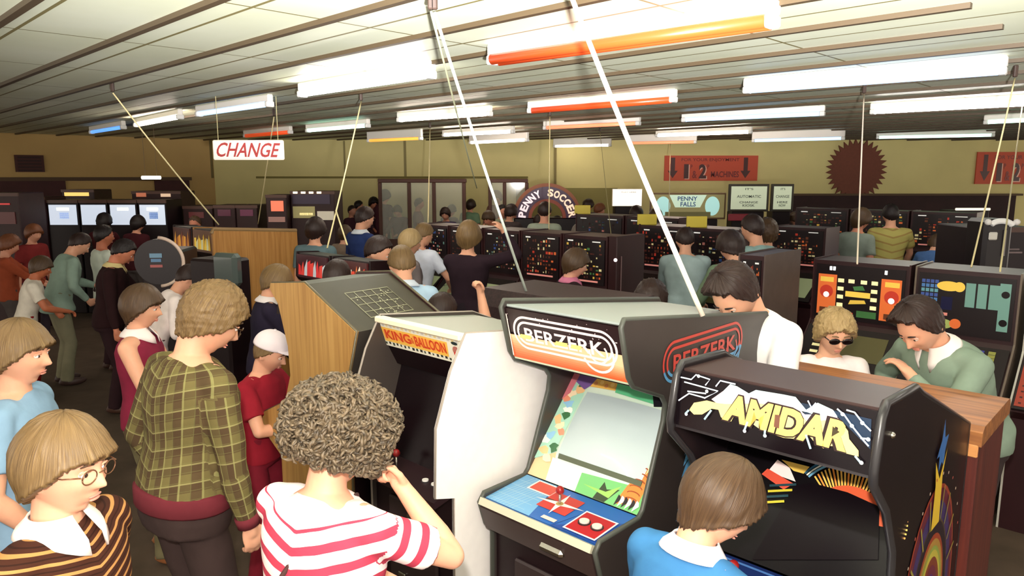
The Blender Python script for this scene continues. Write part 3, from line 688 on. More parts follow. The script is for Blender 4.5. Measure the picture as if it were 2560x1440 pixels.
def bz_logo(S, x0, y0, x1, y1, c1, c2, split=None):
    h = y1 - y0
    def two(pts, wd, closed=True):
        S.band(pts, wd, c1, closed=closed)
        if split:
            lo = [p for p in pts]; n = len(lo); seg = []
            for i in range(n):
                if lo[i][1] < split: seg.append(lo[i])
                else:
                    if len(seg) > 1: S.band(seg, wd, c2)
                    seg = []
            if len(seg) > 1: S.band(seg, wd, c2)
    P1 = pill(x0, y0 + h * .2, x1, y1, h * .40, 12); two(P1, h * .06)
    P2 = pill(x0 + h * .13, y0 + h * .32, x1 - h * .13, y1 - h * .13, h * .27, 12); two(P2, h * .06)
    k = arc(x1 - h * .52, y0 + h * .42, h * .42, h * .42, 200, 380, 14); two(k, h * .06, False)
    k = arc(x1 - h * .50, y0 + h * .46, h * .24, h * .24, 170, 400, 12); two(k, h * .05, False)
    S.text('BERZERK', (x0 + h * .34, y0 + h * .40), (x1 - h * .32, y0 + h * .40), (x0 + h * .34, y1 - h * .26), c1, 0.02)
    if split: S.text('BERZERK', (x0 + h * .34, y0 + h * .40), (x1 - h * .32, y0 + h * .40), (x0 + h * .34, y0 + h * .53), c2, 0.02) if False else None
bz_logo(S, 0.035, 0.022, Wm - 0.03, 0.195, (250, 224, 226), (255, 240, 200))
for i, (a, b) in enumerate(((0.06, 0.12), (0.25, 0.31), (0.33, 0.38))): S.poly([(a, 0.10), (b, 0.10), (b + .01, 0.118), (a + .01, 0.118)], (250, 226, 130))
S.rect(0.004, 0.01, 0.010, 0.20, (255, 236, 224))
S.build('marquee_artwork', mar)
slab(bz, 'marquee_retainer', WB, (0.070, 1.535), (0.066, 1.548), 0.012, mat((196, 206, 178), 0.3), down=False)
# bezel and screen
bA, bB = (0.155, 0.99), (0.50, 1.39)
bez = slab(bz, 'bezel', WB, bA, bB, 0.012, mat((190, 216, 196), 0.2), down=True)
vb = sl(bA, bB); S = Surf(bz, W3(0.02, *bA), u, vb, 0.002); Lb = math.dist(bA, bB); Wm = WB - 0.04
if S.N.z < 0: S.N = -S.N
S.rect(0, 0, Wm, Lb, (214, 232, 214))
def blob(S, pts, c): S.poly(pts, c)
S.poly([(0, 0), (Wm * .22, 0), (Wm * .20, Lb * .12), (Wm * .16, Lb * .25), (0, Lb * .14)], (246, 196, 150))
S.poly([(Wm * .18, 0), (Wm * .48, 0), (Wm * .46, Lb * .17), (Wm * .15, Lb * .20)], (255, 240, 230))
S.poly([(Wm * .46, 0), (Wm, 0), (Wm, Lb * .20), (Wm * .45, Lb * .16)], (112, 186, 112))
S.poly([(Wm * .62, .0), (Wm * .72, 0), (Wm * .80, Lb * .13), (Wm * .70, Lb * .10), (Wm * .66, Lb * .15)], (44, 60, 34))
S.poly([(Wm * .50, Lb * .08), (Wm * .74, Lb * .04), (Wm * .80, Lb * .16), (Wm * .70, Lb * .08)], (150, 200, 96))
S.poly([(Wm * .80, Lb * .02), (Wm * .97, Lb * .06), (Wm, Lb * .42), (Wm * .90, Lb * .30), (Wm * .84, Lb * .18)], (226, 130, 56))
for i in range(6): S.band(arc(Wm * .91, Lb * (.08 + .05 * i), .03, .012, 10, 170, 6), 0.005, (150, 66, 24))
S.poly([(Wm * .94, Lb * .30), (Wm, Lb * .44), (Wm, Lb * .52), (Wm * .95, Lb * .42)], (252, 236, 170))
for i in range(6): S.poly([(Wm * (.80 + .03 * i), .002), (Wm * (.84 + .03 * i), .03), (Wm * (.83 + .03 * i), .045), (Wm * (.81 + .03 * i), .05)], (250, 250, 246) if i % 2 else (30, 22, 26))
S.poly([(0, Lb * .14), (Wm * .15, Lb * .24), (Wm * .17, Lb * .8), (Wm * .10, Lb), (0, Lb)], (172, 218, 196))
for i in range(16):
    y = Lb * (.18 + .8 * i / 16); x = Wm * (0.02 + 0.11 * rng.rand()); c = [(252, 228, 190), (246, 196, 140), (60, 110, 70), (250, 246, 236), (150, 200, 232), (236, 150, 120)][i % 6]
    S.poly([(x + .024 * math.cos(a) * (.5 + rng.rand()), y + .02 * math.sin(a) * (.5 + rng.rand())) for a in np.arange(0, 6.2, .8)], c)
S.poly([(Wm * .04, Lb * .9), (Wm * .16, Lb * .84), (Wm * .30, Lb), (Wm * .05, Lb)], (120, 90, 150))
S.poly([(Wm * .0, Lb * .70), (Wm * .05, Lb * .78), (Wm * .06, Lb * .98), (0, Lb)], (214, 120, 130))
S.poly([(Wm * .20, Lb * .88), (Wm * .48, Lb * .90), (Wm * .46, Lb), (Wm * .24, Lb)], (236, 186, 92))
for i in range(5): S.disc(Wm * (.24 + .05 * i), Lb * (.92 + .02 * (i % 2)), .011, (250, 214, 130) if i % 2 else (220, 150, 90), 8)
S.poly([(Wm * .44, Lb * .88), (Wm * .84, Lb * .86), (Wm * .76, Lb), (Wm * .42, Lb)], (96, 190, 136))
S.poly([(Wm * .80, Lb * .84), (Wm * .95, Lb * .88), (Wm * .98, Lb), (Wm * .72, Lb)], (24, 22, 28))
S.poly([(Wm * .90, Lb * .82), (Wm, Lb * .80), (Wm, Lb * .96), (Wm * .94, Lb * .92)], (70, 150, 220))
S.poly([(Wm * .95, Lb * .45), (Wm, Lb * .5), (Wm, Lb * .8), (Wm * .97, Lb * .78)], (170, 214, 184))
S.build('bezel_artwork', bez)
q = MB(); nu, nv_ = 20, 18; vs = []; N = S.N; O = S.O
for j in range(nv_ + 1):
    for i in range(nu + 1):
        a = i / nu * 2 - 1; b = j / nv_ * 2 - 1
        aa = a * (1 - 0.035 * b * b); bb = b * (1 - 0.035 * a * a)
        uu = Wm * (.555 + .385 * aa); vv = Lb * (.53 + .315 * bb); h = 0.004 + 0.024 * (1 - a * a * .9) * (1 - b * b * .9)
        vs.append(bz.matrix_basis.inverted() @ (O + u * uu + vb * vv + N * h))
q.add(vs, [(j * (nu + 1) + i, j * (nu + 1) + i + 1, (j + 1) * (nu + 1) + i + 1, (j + 1) * (nu + 1) + i) for j in range(nv_) for i in range(nu)], mat((190, 206, 208), 0.28, coat=0.6))
scr = q.build('screen', None, bz, True)
q = MB(); P_ = [S.w((Wm * .20, Lb * .205), 0.006), S.w((Wm * .94, Lb * .205), 0.006), S.w((Wm * .94, Lb * .245), 0.012), S.w((Wm * .20, Lb * .245), 0.012)]
P2_ = [S.w((Wm * .20, Lb * .205), 0.0), S.w((Wm * .94, Lb * .205), 0.0), S.w((Wm * .94, Lb * .245), 0.0), S.w((Wm * .20, Lb * .245), 0.0)]
q.add(P_ + P2_, [(0, 1, 2, 3), (4, 7, 6, 5), (0, 4, 5, 1), (2, 6, 7, 3), (1, 5, 6, 2), (0, 3, 7, 4)], mat((84, 92, 72), 0.5)); q.build('screen_surround', None, bez)
# control panel
cA, cB = (-0.125, 0.965), (0.150, 0.985)
cp = slab(bz, 'control_panel', WB, cA, cB, 0.03, mat((50, 96, 160), 0.3), down=True)
S = Surf(bz, W3(0.02, *cA), u, sl(cA, cB), 0.002)
if S.N.z < 0: S.N = -S.N
Lc = math.dist(cA, cB)
S.rect(0, 0.016, Wm, Lc, (46, 100, 176))
S.poly([(0, .016), (Wm * .42, .016), (Wm * .30, Lc), (0, Lc)], (112, 170, 214))
S.poly([(Wm * .60, .016), (Wm, .016), (Wm, Lc * .75)], (36, 74, 150))
for k in range(9):
    S.band([(Wm * .03 * k + .01, .02), (Wm * .03 * k + .05, Lc - .01)], 0.0016, (190, 220, 226), inc=(k == 0))
for k in range(5): S.band([(.0, .04 + .045 * k), (Wm * .34, .04 + .045 * k)], 0.0016, (190, 220, 226), inc=False)
for k in range(4): S.band([(Wm * (.62 + .1 * k), .018), (Wm * (.70 + .1 * k), Lc * (.6 - .1 * k))], 0.002, (24, 40, 84), inc=(k == 0))
S.rect(Wm * .14, Lc * .66, Wm * .37, Lc * .97, (244, 236, 232)); S.rect(Wm * .155, Lc * .69, Wm * .355, Lc * .94, (206, 82, 70))
S.rect(Wm * .36, Lc * .36, Wm * .62, Lc * .84, (196, 62, 56)); S.band([(Wm * .36, Lc * .60), (Wm * .62, Lc * .60)], 0.012, (96, 60, 50))
for a in range(4):
    t = math.radians(90 * a + 8); cx, cy = Wm * .49, Lc * .58; r1 = Wm * (.20 if a % 2 == 0 else .15)
    S.poly([(cx + r1 * math.cos(t), cy + r1 * math.sin(t)), (cx + .014 * math.cos(t + 1.2), cy + .014 * math.sin(t + 1.2)), (cx + .014 * math.cos(t - 1.2), cy + .014 * math.sin(t - 1.2))][::1], (246, 240, 232))
S.disc(Wm * .49, Lc * .58, 0.016, (180, 150, 90)); S.rect(Wm * .50, Lc * .12, Wm * .62, Lc * .20, (232, 200, 196))
S.rect(Wm * .70, Lc * .10, Wm * .965, Lc * .66, (244, 236, 232)); S.rect(Wm * .712, Lc * .13, Wm * .953, Lc * .63, (178, 34, 40))
S.build('control_panel_artwork', cp)
zc = 0.975
joystick(bz, 0.02 + Wm * .49, -0.125 + Lc * .58, zc)
for bx in (.78, .885): button(bz, 0.02 + Wm * bx, -0.125 + Lc * .38, zc + 0.003, (248, 214, 204), 0.020)
slab(bz, 'control_panel_edge', WB, (-0.135, 0.945), (-0.122, 0.972), 0.02, mat((196, 190, 168), 0.35), down=False)
slab(bz, 'control_panel_front', WB, (-0.09, 0.84), (-0.125, 0.945), 0.02, mat((58, 42, 40), 0.4), down=True)
q = MB(); q.rbox((0.34, -0.145, 0.865), (0.46, -0.10, 0.90), 0.012, CHROME); q.build('handle', None, bz)
# side artwork on the right side panel
S = Surf(bz, W3(WB, 0, 0), v, ZZ, 0.002)
if S.N.dot(u) < 0: S.N = -S.N
class Sh:  # logo drawn in side panel metres
    pass
bz_logo(S, 0.27, 1.455, 0.93, 1.655, (196, 66, 58), (86, 150, 196), split=1.55)
S.build('side_logo', bz); S.mb = MB()
for i in range(9):   # fan of blue feather shapes
    t = i / 8; cx, cy = 0.36 - 0.07 * t + 0.10, 1.20 - 0.36 * t; a = math.radians(58 - 60 * t)
    pts = [(cx + math.cos(a) * p - math.sin(a) * s_, cy + math.sin(a) * p + math.cos(a) * s_) for p, s_ in ((0, 0), (.05, .02), (.13, .024), (.155, .008), (.155, -.008), (.13, -.020), (.05, -.014))]
    S.poly(pts, (96, 160, 208), inc=(i == 0))
for i in range(6):
    t = i / 5; cx, cy = 0.16 + 0.02 * t, 0.78 - 0.30 * t; a = math.radians(30 - 30 * t)
    S.poly([(cx + math.cos(a) * p - math.sin(a) * s_, cy + math.sin(a) * p + math.cos(a) * s_) for p, s_ in ((0, 0), (.05, .02), (.13, .024), (.155, .008), (.155, -.008), (.13, -.020), (.05, -.014))], (70, 130, 190), inc=(i == 0))
S.build('side_feathers', bz)
# ---- KING & BALLOON
WK = 0.60; PK = G(940, 790, 1.66); PK = (PK.x, PK.y)
kb = cab_root('arcade_cabinet', PK, AC, 'white sided KING & BALLOON arcade cabinet behind the woman in the striped top')
kp = [(-0.06, 0), (-0.06, 0.98), (-0.16, 1.01), (-0.15, 1.30), (-0.07, 1.52), (0.0, 1.64), (0.015, 1.665), (0.60, 1.60), (0.86, 1.50), (0.86, 0)]
sides(kb, WK, kp, WHITEP, mat((150, 140, 130), 0.4), 0.006, m_left=mat((62, 54, 50), 0.5))
W3, u, v = frame_of(kb, WK)
slab(kb, 'top_panel', WK, (0.03, 1.65), (0.60, 1.585), 0.02, mat((150, 156, 146), 0.4), down=True)
slab(kb, 'upper_back_panel', WK, (0.60, 1.585), (0.85, 1.49), 0.02, mat((120, 122, 104), 0.4), down=True)
slab(kb, 'back_panel', WK, (0.84, 0.0), (0.84, 1.49), 0.02, BLACK, down=False)
slab(kb, 'front_panel', WK, (-0.04, 0.0), (-0.04, 0.96), 0.02, BLACK)
q = MB(); q.rbox((0.0, -0.012, 1.632), (WK - 0.02, 0.03, 1.662), 0.006, mat((246, 232, 204), 0.35)); q.build('top_rail', None, kb)
mk = slab(kb, 'marquee', WK, (0.045, 1.52), (0.008, 1.632), 0.015, mat((60, 56, 50), 0.3), down=False)
S = Surf(kb, W3(0.02, 0.045, 1.52), u, (W3(0, 0.008, 1.632) - W3(0, 0.045, 1.52)), 0.003); Wm, Hm = WK - 0.04, 0.118
if S.N.dot(DD) > 0: S.N = -S.N
S.rect(0, 0, Wm, Hm, (236, 232, 214))
for i in range(40):
    x = Wm * i / 40; top_ = i % 2; y = Hm * (.86 if top_ else .06) + .006 * rng.rand(); c = [(60, 70, 60), (210, 205, 200), (50, 44, 40), (236, 214, 150)][i % 4]
    S.rect(x, y, x + .010 + .008 * rng.rand(), y + .010 + .006 * rng.rand(), c, inc=(i == 0))
S.poly([(0.004, Hm * .22), (Wm * .80, Hm * .20), (Wm * .82, Hm * .82), (0.0, Hm * .84)], (244, 190, 84))
S.rect(.012, Hm * .36, Wm * .36, Hm * .74, (240, 160, 70)); S.rect(Wm * .40, Hm * .34, Wm * .78, Hm * .74, (240, 160, 70))
S.text('KING', (.02, Hm * .34), (Wm * .37, Hm * .34), (.02, Hm * .76), (214, 72, 40), 0.03)
S.text('BALLOON', (Wm * .42, Hm * .32), (Wm * .79, Hm * .32), (Wm * .42, Hm * .76), (214, 72, 40), 0.03)
S.text('&', (Wm * .375, Hm * .40), (Wm * .405, Hm * .40), (Wm * .375, Hm * .66), (214, 72, 40), 0.02)
S.disc(Wm * .91, Hm * .55, .022, (180, 110, 100)); S.poly([(Wm * .87, Hm * .08), (Wm * .96, Hm * .08), (Wm * .95, Hm * .5), (Wm * .88, Hm * .5)], (200, 60, 56)); S.disc(Wm * .91, Hm * .86, .02, (40, 52, 54), ry=.008)
S.build('marquee_artwork', mk)
slab(kb, 'hood', WK, (0.05, 1.515), (0.10, 1.42), 0.015, mat((22, 10, 14), 0.4, spec=.2), down=False)
slab(kb, 'dark_screen', WK, (0.0, 1.02), (0.14, 1.46), 0.02, mat((18, 8, 12), 0.3, spec=0.2), down=True)
slab(kb, 'control_panel', WK, (-0.16, 0.985), (0.0, 1.02), 0.03, mat((40, 24, 28), 0.35), down=True)
joystick(kb, 0.22, -0.07, 1.01); button(kb, 0.42, -0.07, 1.0); button(kb, 0.48, -0.07, 1.0); coin_door(kb, WK, -0.045, 0.3, 0.85)
# ---- AMIDAR
WA = 0.64; PA = (0.535, 2.285)
am = cab_root('arcade_cabinet', PA, AC, 'black AMIDAR arcade cabinet with yellow lettering and rainbow arch on its side')
ap = [(0.10, 0), (0.10, 0.72), (0.0, 0.80), (-0.02, 0.90), (0.05, 0.96), (0.22, 0.98), (0.22, 1.05), (0.20, 1.20), (0.10, 1.36), (-0.035, 1.48), (-0.04, 1.52), (-0.01, 1.66), (0.02, 1.695), (0.30, 1.68), (0.36, 1.65), (1.08, 1.37), (1.08, 0)]
sides(am, WA, ap, mat((20, 11, 15), 0.35, noise=0.1, scale=6, spec=.3), mat((44, 42, 44), 0.3), 0.013)
W3, u, v = frame_of(am, WA)
slab(am, 'top_panel', WA, (0.02, 1.68), (0.31, 1.665), 0.02, mat((60, 42, 40), 0.4), down=True)
slab(am, 'sloped_back', WA, (0.31, 1.665), (1.07, 1.36), 0.02, BLACK, down=True)
slab(am, 'back_panel', WA, (1.06, 0.0), (1.06, 1.36), 0.02, BLACK, down=False)
slab(am, 'front_panel', WA, (0.12, 0.0), (0.12, 0.72), 0.02, BLACK)
coin_door(am, WA, 0.115, 0.2, 0.6)
ma = slab(am, 'marquee', WA, (-0.022, 1.50), (0.0, 1.675), 0.015, mat((16, 9, 14), 0.25, spec=.3), down=True)
S = Surf(am, W3(0.02, -0.022, 1.50), u, W3(0, 0.0, 1.675) - W3(0, -0.022, 1.50), 0.002); Wm = WA - 0.04
if S.N.dot(DD) > 0: S.N = -S.N
def pxy(x, y): return (1640 + x / 2126 * 620, 820 + y / 1440 * 420)   # coordinates measured on an enlarged crop
S.poly([pxy(1500, 700), pxy(1850, 780), pxy(1840, 1040), pxy(1700, 900)], (22, 44, 70), px=True)
S.poly([pxy(1250, 640), pxy(1480, 690), pxy(1420, 900), pxy(1300, 860)], (22, 40, 62), px=True)
for k, (c, pts) in enumerate((
    ((196, 232, 236), [(560, 560), (640, 480), (700, 500), (800, 560), (860, 530), (1100, 570), (1200, 590), (1290, 700), (1390, 640), (1520, 700), (1560, 760), (1400, 760), (1300, 720), (700, 620)]),
    ((250, 214, 224), [(480, 610), (580, 540), (760, 560), (900, 600), (1090, 630), (1180, 650), (1280, 740), (1400, 740), (1500, 720), (1600, 800), (1400, 900), (600, 700)]),
    ((252, 222, 140), [(290, 700), (330, 640), (440, 620), (520, 640), (600, 650), (740, 650), (860, 640), (1000, 660), (1120, 690), (1210, 700), (1300, 800), (1370, 800), (1440, 790), (1580, 790), (1650, 880), (1660, 950), (1740, 1050), (1740, 1100), (1620, 1070), (1530, 1010), (1490, 1010), (1440, 1030), (1380, 1000), (1300, 900), (1240, 880), (1220, 950), (1100, 940), (1010, 910), (990, 880), (900, 870), (790, 790), (720, 780), (680, 740), (650, 800), (600, 800), (560, 760), (540, 700), (480, 690), (400, 740), (330, 740)]))):
    S.poly([pxy(*p) for p in pts], c, px=True)
S.text('AMIDAR', pxy(560, 790), pxy(1640, 1080), pxy(620, 545), (40, 22, 24), 0.10, px=True); S.text('AMIDAR', pxy(570, 780), pxy(1630, 1065), pxy(630, 560), (255, 214, 110), 0.05, px=True)
S.poly([pxy(1025, 740), pxy(1070, 745), pxy(1060, 860), pxy(1015, 845)], (110, 70, 56), px=True)
S.poly([pxy(1520, 840), pxy(1580, 890), pxy(1510, 930)], (60, 50, 30), px=True)
for pts in ([(200, 620), (290, 560), (400, 590), (430, 600)], [(220, 420), (310, 440), (350, 400), (470, 440), (430, 490)], [(250, 460), (540, 540), (420, 600)], [(520, 500), (560, 450), (690, 480)], [(1310, 620), (1340, 680), (1380, 640)],
            [(1560, 690), (1620, 740), (1690, 840), (1770, 940), (1830, 1010)], [(1640, 700), (1710, 720), (1780, 810), (1850, 880)], [(1760, 940), (1840, 950)], [(280, 540), (440, 560)]):
    S.band([S.px(*pxy(*p)) for p in pts], 0.0045, (214, 226, 250))
for p in ((270, 735), (770, 880), (945, 920), (1770, 1150), (1610, 735), (1690, 835), (1780, 810), (1830, 950), (1960, 10), (450, 540), (380, 410)):
    if p[0] < 1900: a_ = S.px(*pxy(*p)); S.disc(a_[0], a_[1], .0055, (226, 236, 255), 12)
for a_, b_ in (((490, 700), (430, 780)), ((800, 800), (770, 880)), ((950, 870), (945, 930)), ((1300, 910), (1340, 1030)), ((1720, 1090), (1770, 1150)), ((300, 700), (270, 730))): S.band([S.px(*pxy(*a_)), S.px(*pxy(*b_))], 0.006, (160, 206, 232))
S.build('marquee_artwork', ma)
slab(am, 'hood', WA, (-0.02, 1.49), (0.24, 1.40), 0.02, mat((24, 14, 20), 0.4), down=False)
be = slab(am, 'bezel', WA, (0.16, 1.02), (0.42, 1.42), 0.015, mat((12, 8, 12), 0.25, spec=.25), down=True)
vb = W3(0, 0.42, 1.42) - W3(0, 0.16, 1.02); S = Surf(am, W3(0.02, 0.16, 1.02), u, vb, 0.002); Lb = vb.length
if S.N.z < 0: S.N = -S.N
(cx, cy) = S.px(2125, 1292); (ox, oy) = S.px(2100, 1165); RO = math.hypot(ox - cx, oy - cy)
Wq = RO / .40
for i in range(34):
    a = math.radians(-5 + 150 * i / 33); r0, r1 = Wq * .26, Wq * .40; da = 0.028
    S.poly([(cx + r0 * math.cos(a - da), cy + r0 * .8 * math.sin(a - da)), (cx + r1 * math.cos(a - da * .6), cy + r1 * math.sin(a - da * .6)), (cx + r1 * math.cos(a + da * .6), cy + r1 * math.sin(a + da * .6)), (cx + r0 * math.cos(a + da), cy + r0 * .8 * math.sin(a + da))], (248, 196, 90) if i % 4 else (240, 150, 60), inc=(i == 0))
S.band(arc(cx, cy, Wq * .24, Wq * .20, 0, 170, 20), .03, (220, 92, 50)); S.band(arc(cx, cy, Wq * .43, Wq * .42, 60, 150, 20), .007, (110, 170, 200)); S.band(arc(cx, cy, Wq * .45, Wq * .44, 66, 150, 20), .005, (236, 236, 226)); S.band(arc(cx, cy, Wq * .47, Wq * .46, 66, 150, 20), .007, (40, 90, 120))
S.poly([(1920, 1180), (1990, 1205), (1975, 1170), (1945, 1150)], (250, 226, 222), px=True); S.poly([(1905, 1186), (1960, 1225), (1985, 1210), (1920, 1172)], (216, 80, 56), px=True)
S.poly([(1955, 1150), (2025, 1168), (2010, 1185), (1985, 1178)], (236, 196, 92), px=True)
for i in range(4): S.band([S.px(1925 - 4 * i, 1215 + 14 * i), S.px(1992 - 10 * i, 1212 + 14 * i)], .008, (200, 186, 50) if i % 2 else (24, 60, 70))
S.poly([(1880, 1400), (1990, 1215), (2030, 1208), (2120, 1232), (2200, 1268), (2196, 1400)], 'x', px=True, m=mat((12, 4, 10), .25, spec=.2))
S.build('bezel_artwork', be)
ca = slab(am, 'control_panel', WA, (-0.01, 0.93), (0.18, 1.0), 0.03, mat((24, 40, 90), 0.3), down=True)
S = Surf(am, W3(0.02, -0.01, 0.93), u, W3(0, 0.18, 1.0) - W3(0, -0.01, 0.93), 0.002)
if S.N.z < 0: S.N = -S.N
S.band([(0, .185), (Wm, .185)], .008, (70, 110, 170)); S.rect(Wm * .1, .02, Wm * .62, .12, (216, 196, 150)); S.rect(Wm * .3, .03, Wm * .5, .10, (180, 90, 90)); S.rect(Wm * .84, 0, Wm, .17, (226, 226, 236))
S.build('control_panel_artwork', ca); joystick(am, 0.2, 0.07, 0.97); button(am, 0.42, 0.07, 0.965)
for x, z in ((WA + 0.002, 1.60), ): q = MB(); q.ell((x, 0.055, z), 0.010, 12, CHROME); q.build('bolt', None, am, True)
# rainbow arch on the side
S = Surf(am, W3(WA, 0, 0), v, ZZ, 0.002)
if S.N.dot(u) < 0: S.N = -S.N
cx, cy, hy = 0.64, 0.80, 0.46
def arch(w_, h_, c, base=0.55, inc=True): S.poly([(cx - w_, base)] + [(cx - w_ * math.cos(math.radians(t)), cy + h_ * math.sin(math.radians(t))) for t in range(0, 181, 9)] + [(cx + w_, base)], c, inc=inc)
arch(.34, .46, (150, 60, 40)); arch(.325, .445, (96, 30, 50)); arch(.29, .40, (60, 44, 96)); arch(.245, .34, (76, 60, 44)); arch(.235, .33, (30, 20, 34)); arch(.20, .285, (150, 60, 36)); arch(.185, .265, (170, 130, 60)); arch(.165, .24, (140, 156, 70)); arch(.15, .225, (190, 176, 70)); arch(.135, .20, (126, 60, 40)); arch(.11, .17, (110, 40, 60)); arch(.07, .14, (86, 40, 110)); arch(.03, .12, (180, 50, 40))
for t in (18, 36, 56, 74, 106, 124, 144, 162):
    a = math.radians(t); S.band([(cx - .24 * math.cos(a), cy + .335 * math.sin(a)), (cx - .335 * math.cos(a), cy + .455 * math.sin(a))], .010, (150, 140, 60), inc=(t == 18))
S.poly([(cx - .055, cy + .32), (cx + .045, cy + .32), (cx + .035, cy + .50), (cx + .07, cy + .58), (cx + .03, cy + .53), (cx - .005, cy + .49), (cx - .04, cy + .53), (cx - .075, cy + .57), (cx - .05, cy + .48)], (222, 186, 56))
S.poly([(cx, cy + .70), (cx + .02, cy + .63), (cx + .07, cy + .63), (cx + .035, cy + .58), (cx + .03, cy + .53), (cx, cy + .55), (cx - .03, cy + .52), (cx - .035, cy + .58), (cx - .07, cy + .58), (cx - .02, cy + .63)], (54, 104, 170))
for i in range(7): a = math.radians(200 + 20 * i); S.band([(cx, cy - .02), (cx + .10 * math.cos(a + math.pi), cy - .02 + .14 * abs(math.sin(a + math.pi)))], .007, (196, 160, 60), inc=(i == 0))
for i in range(14): a = math.radians(12 + 12 * i); S.disc(cx - .385 * math.cos(a), cy + .50 * math.sin(a), .006, (220, 190, 170) if i % 3 else (200, 90, 80), 8, inc=(i == 0))
S.poly([(cx + .12, cy - .02), (cx + .22, cy - .20), (cx + .20, .55), (cx + .06, .55)], (170, 54, 36))
for i in range(5): S.disc(cx + .12 + .025 * i, cy + .02 - .035 * i, .016, (176, 160, 140), 10)
S.build('side_artwork', am)
# ---- long wooden cabinet behind AMIDAR
PWn = Vector((1.77, 2.61, 0)) - DW * 0.93
wc = empty('wooden_cabinet', (PWn.x + DD.x * .02, PWn.y + DD.y * .02, 0), AC, 'long wood veneered cabinet with rounded top edge, a hand resting on it', 'cabinet')
LWc = 0.93; q = MB(); q.rbox((0, 0, 0.02), (LWc, 0.50, 1.31), 0.006, wood((104, 44, 34), (72, 28, 26))); q.build('body', None, wc)
q = MB(); pr = [(-0.012, 1.28), (-0.012, 1.335), (0.02, 1.355)] + [(0.50 + .02 + .045 * math.cos(math.radians(t)) - .02, 1.31 + .045 * math.sin(math.radians(t))) for t in range(90, -1, -15)] + [(0.545, 1.28)]
q.prism(pr, -0.01, LWc + 0.01, VENEER_R); q.build('top_board', None, wc)
q = MB(); q.rbox((0.0, -0.016, 1.235), (LWc, 0.0, 1.285), 0.004, wood((226, 160, 98), (196, 130, 74), axis=0)); q.build('front_lip', None, wc)
q = MB(); q.tube([(0.0, 0.06, 1.36), (0.0, 0.5, 1.36)], 0.014, 8, mat((120, 150, 150), 0.4)); q.build('edge_strip', None, wc, True)
# ---- wood sided cabinet at left centre
AWd = math.radians(-130); g = G(690, 715, 1.75)
WW = 0.56; R3 = Matrix.Rotation(AWd, 3, 'Z'); P0 = Vector((g.x, g.y, 0)) - R3 @ Vector((WW, 0.06, 0))
wd = empty('arcade_cabinet', (P0.x, P0.y, 0), AWd, 'light woodgrain arcade cabinet seen from the side with black sloped back', 'arcade cabinet')
wp = [(0.03, 0), (0.03, 0.84), (-0.11, 0.93), (-0.14, 1.01), (-0.12, 1.05), (0.09, 1.15), (0.15, 1.30), (0.14, 1.45), (0.07, 1.66), (0.0, 1.73), (0.01, 1.76), (0.30, 1.79), (0.69, 1.60), (0.62, 1.38), (0.62, 0)]
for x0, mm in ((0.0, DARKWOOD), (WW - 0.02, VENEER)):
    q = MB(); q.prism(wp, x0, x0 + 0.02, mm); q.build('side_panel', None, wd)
    q = MB(); pts = [(x0 + .01, y, z) for y, z in wp]; q.tube(pts + [pts[0]], 0.007, 6, mat((90, 82, 62), 0.4)); q.build('edge_trim', None, wd, True)
slab(wd, 'top_panel', WW, (0.01, 1.75), (0.30, 1.78), 0.02, mat((92, 94, 84), 0.35))
sb_ = slab(wd, 'sloped_back', WW, (0.30, 1.78), (0.68, 1.595), 0.02, mat((62, 58, 48), 0.3, noise=0.15, scale=5))
W3, u, v = frame_of(wd, WW); vv = W3(0, 0.68, 1.595) - W3(0, 0.30, 1.78); S = Surf(wd, W3(0, 0.30, 1.78), u, vv, 0.002)
if S.N.z < 0: S.N = -S.N
SL = (150, 150, 122)
S.band([(0.13, .12), (0.40, .12), (0.40, .34), (0.13, .34)], .006, SL, closed=True)
for k in range(5): S.band([(0.13 + .054 * k, .12), (0.13 + .054 * k, .34)], .004, SL, inc=False)
for k in range(3): S.band([(0.13, .17 + .06 * k), (0.40, .17 + .06 * k)], .004, SL, inc=False)
for k in range(30): S.rect(0.14 + .24 * rng.rand(), .14 + .18 * rng.rand(), 0.16 + .24 * rng.rand() * 0 + .145 + .0, .145 + .18 * 0, SL, inc=False) if False else S.disc(0.14 + .25 * rng.rand(), .13 + .20 * rng.rand(), .004, (190, 190, 160), 6, inc=False)
S.build('foil_sticker', sb_)
slab(wd, 'rear_panel', WW, (0.61, 0), (0.61, 1.38), 0.02, BLACK, down=False); slab(wd, 'rear_overhang', WW, (0.61, 1.38), (0.68, 1.595), 0.02, mat((60, 54, 50), 0.4), down=False)
slab(wd, 'front_panel', WW, (0.05, 0), (0.05, .84), 0.02, BLACK); slab(wd, 'control_panel', WW, (-.12, 1.01), (.08, 1.12), 0.02, mat((50, 40, 60), 0.35)); slab(wd, 'screen', WW, (.12, 1.15), (.17, 1.6), 0.02, mat((20, 16, 22), 0.1))
q = MB(); q.prism([(0.02, 1.60), (0.05, 1.72), (0.3, 1.76), (0.3, 1.6)], 0.02, WW - .02, BLACK); q.build('marquee_box', None, wd)
joystick(wd, 0.25, -0.02, 1.08)
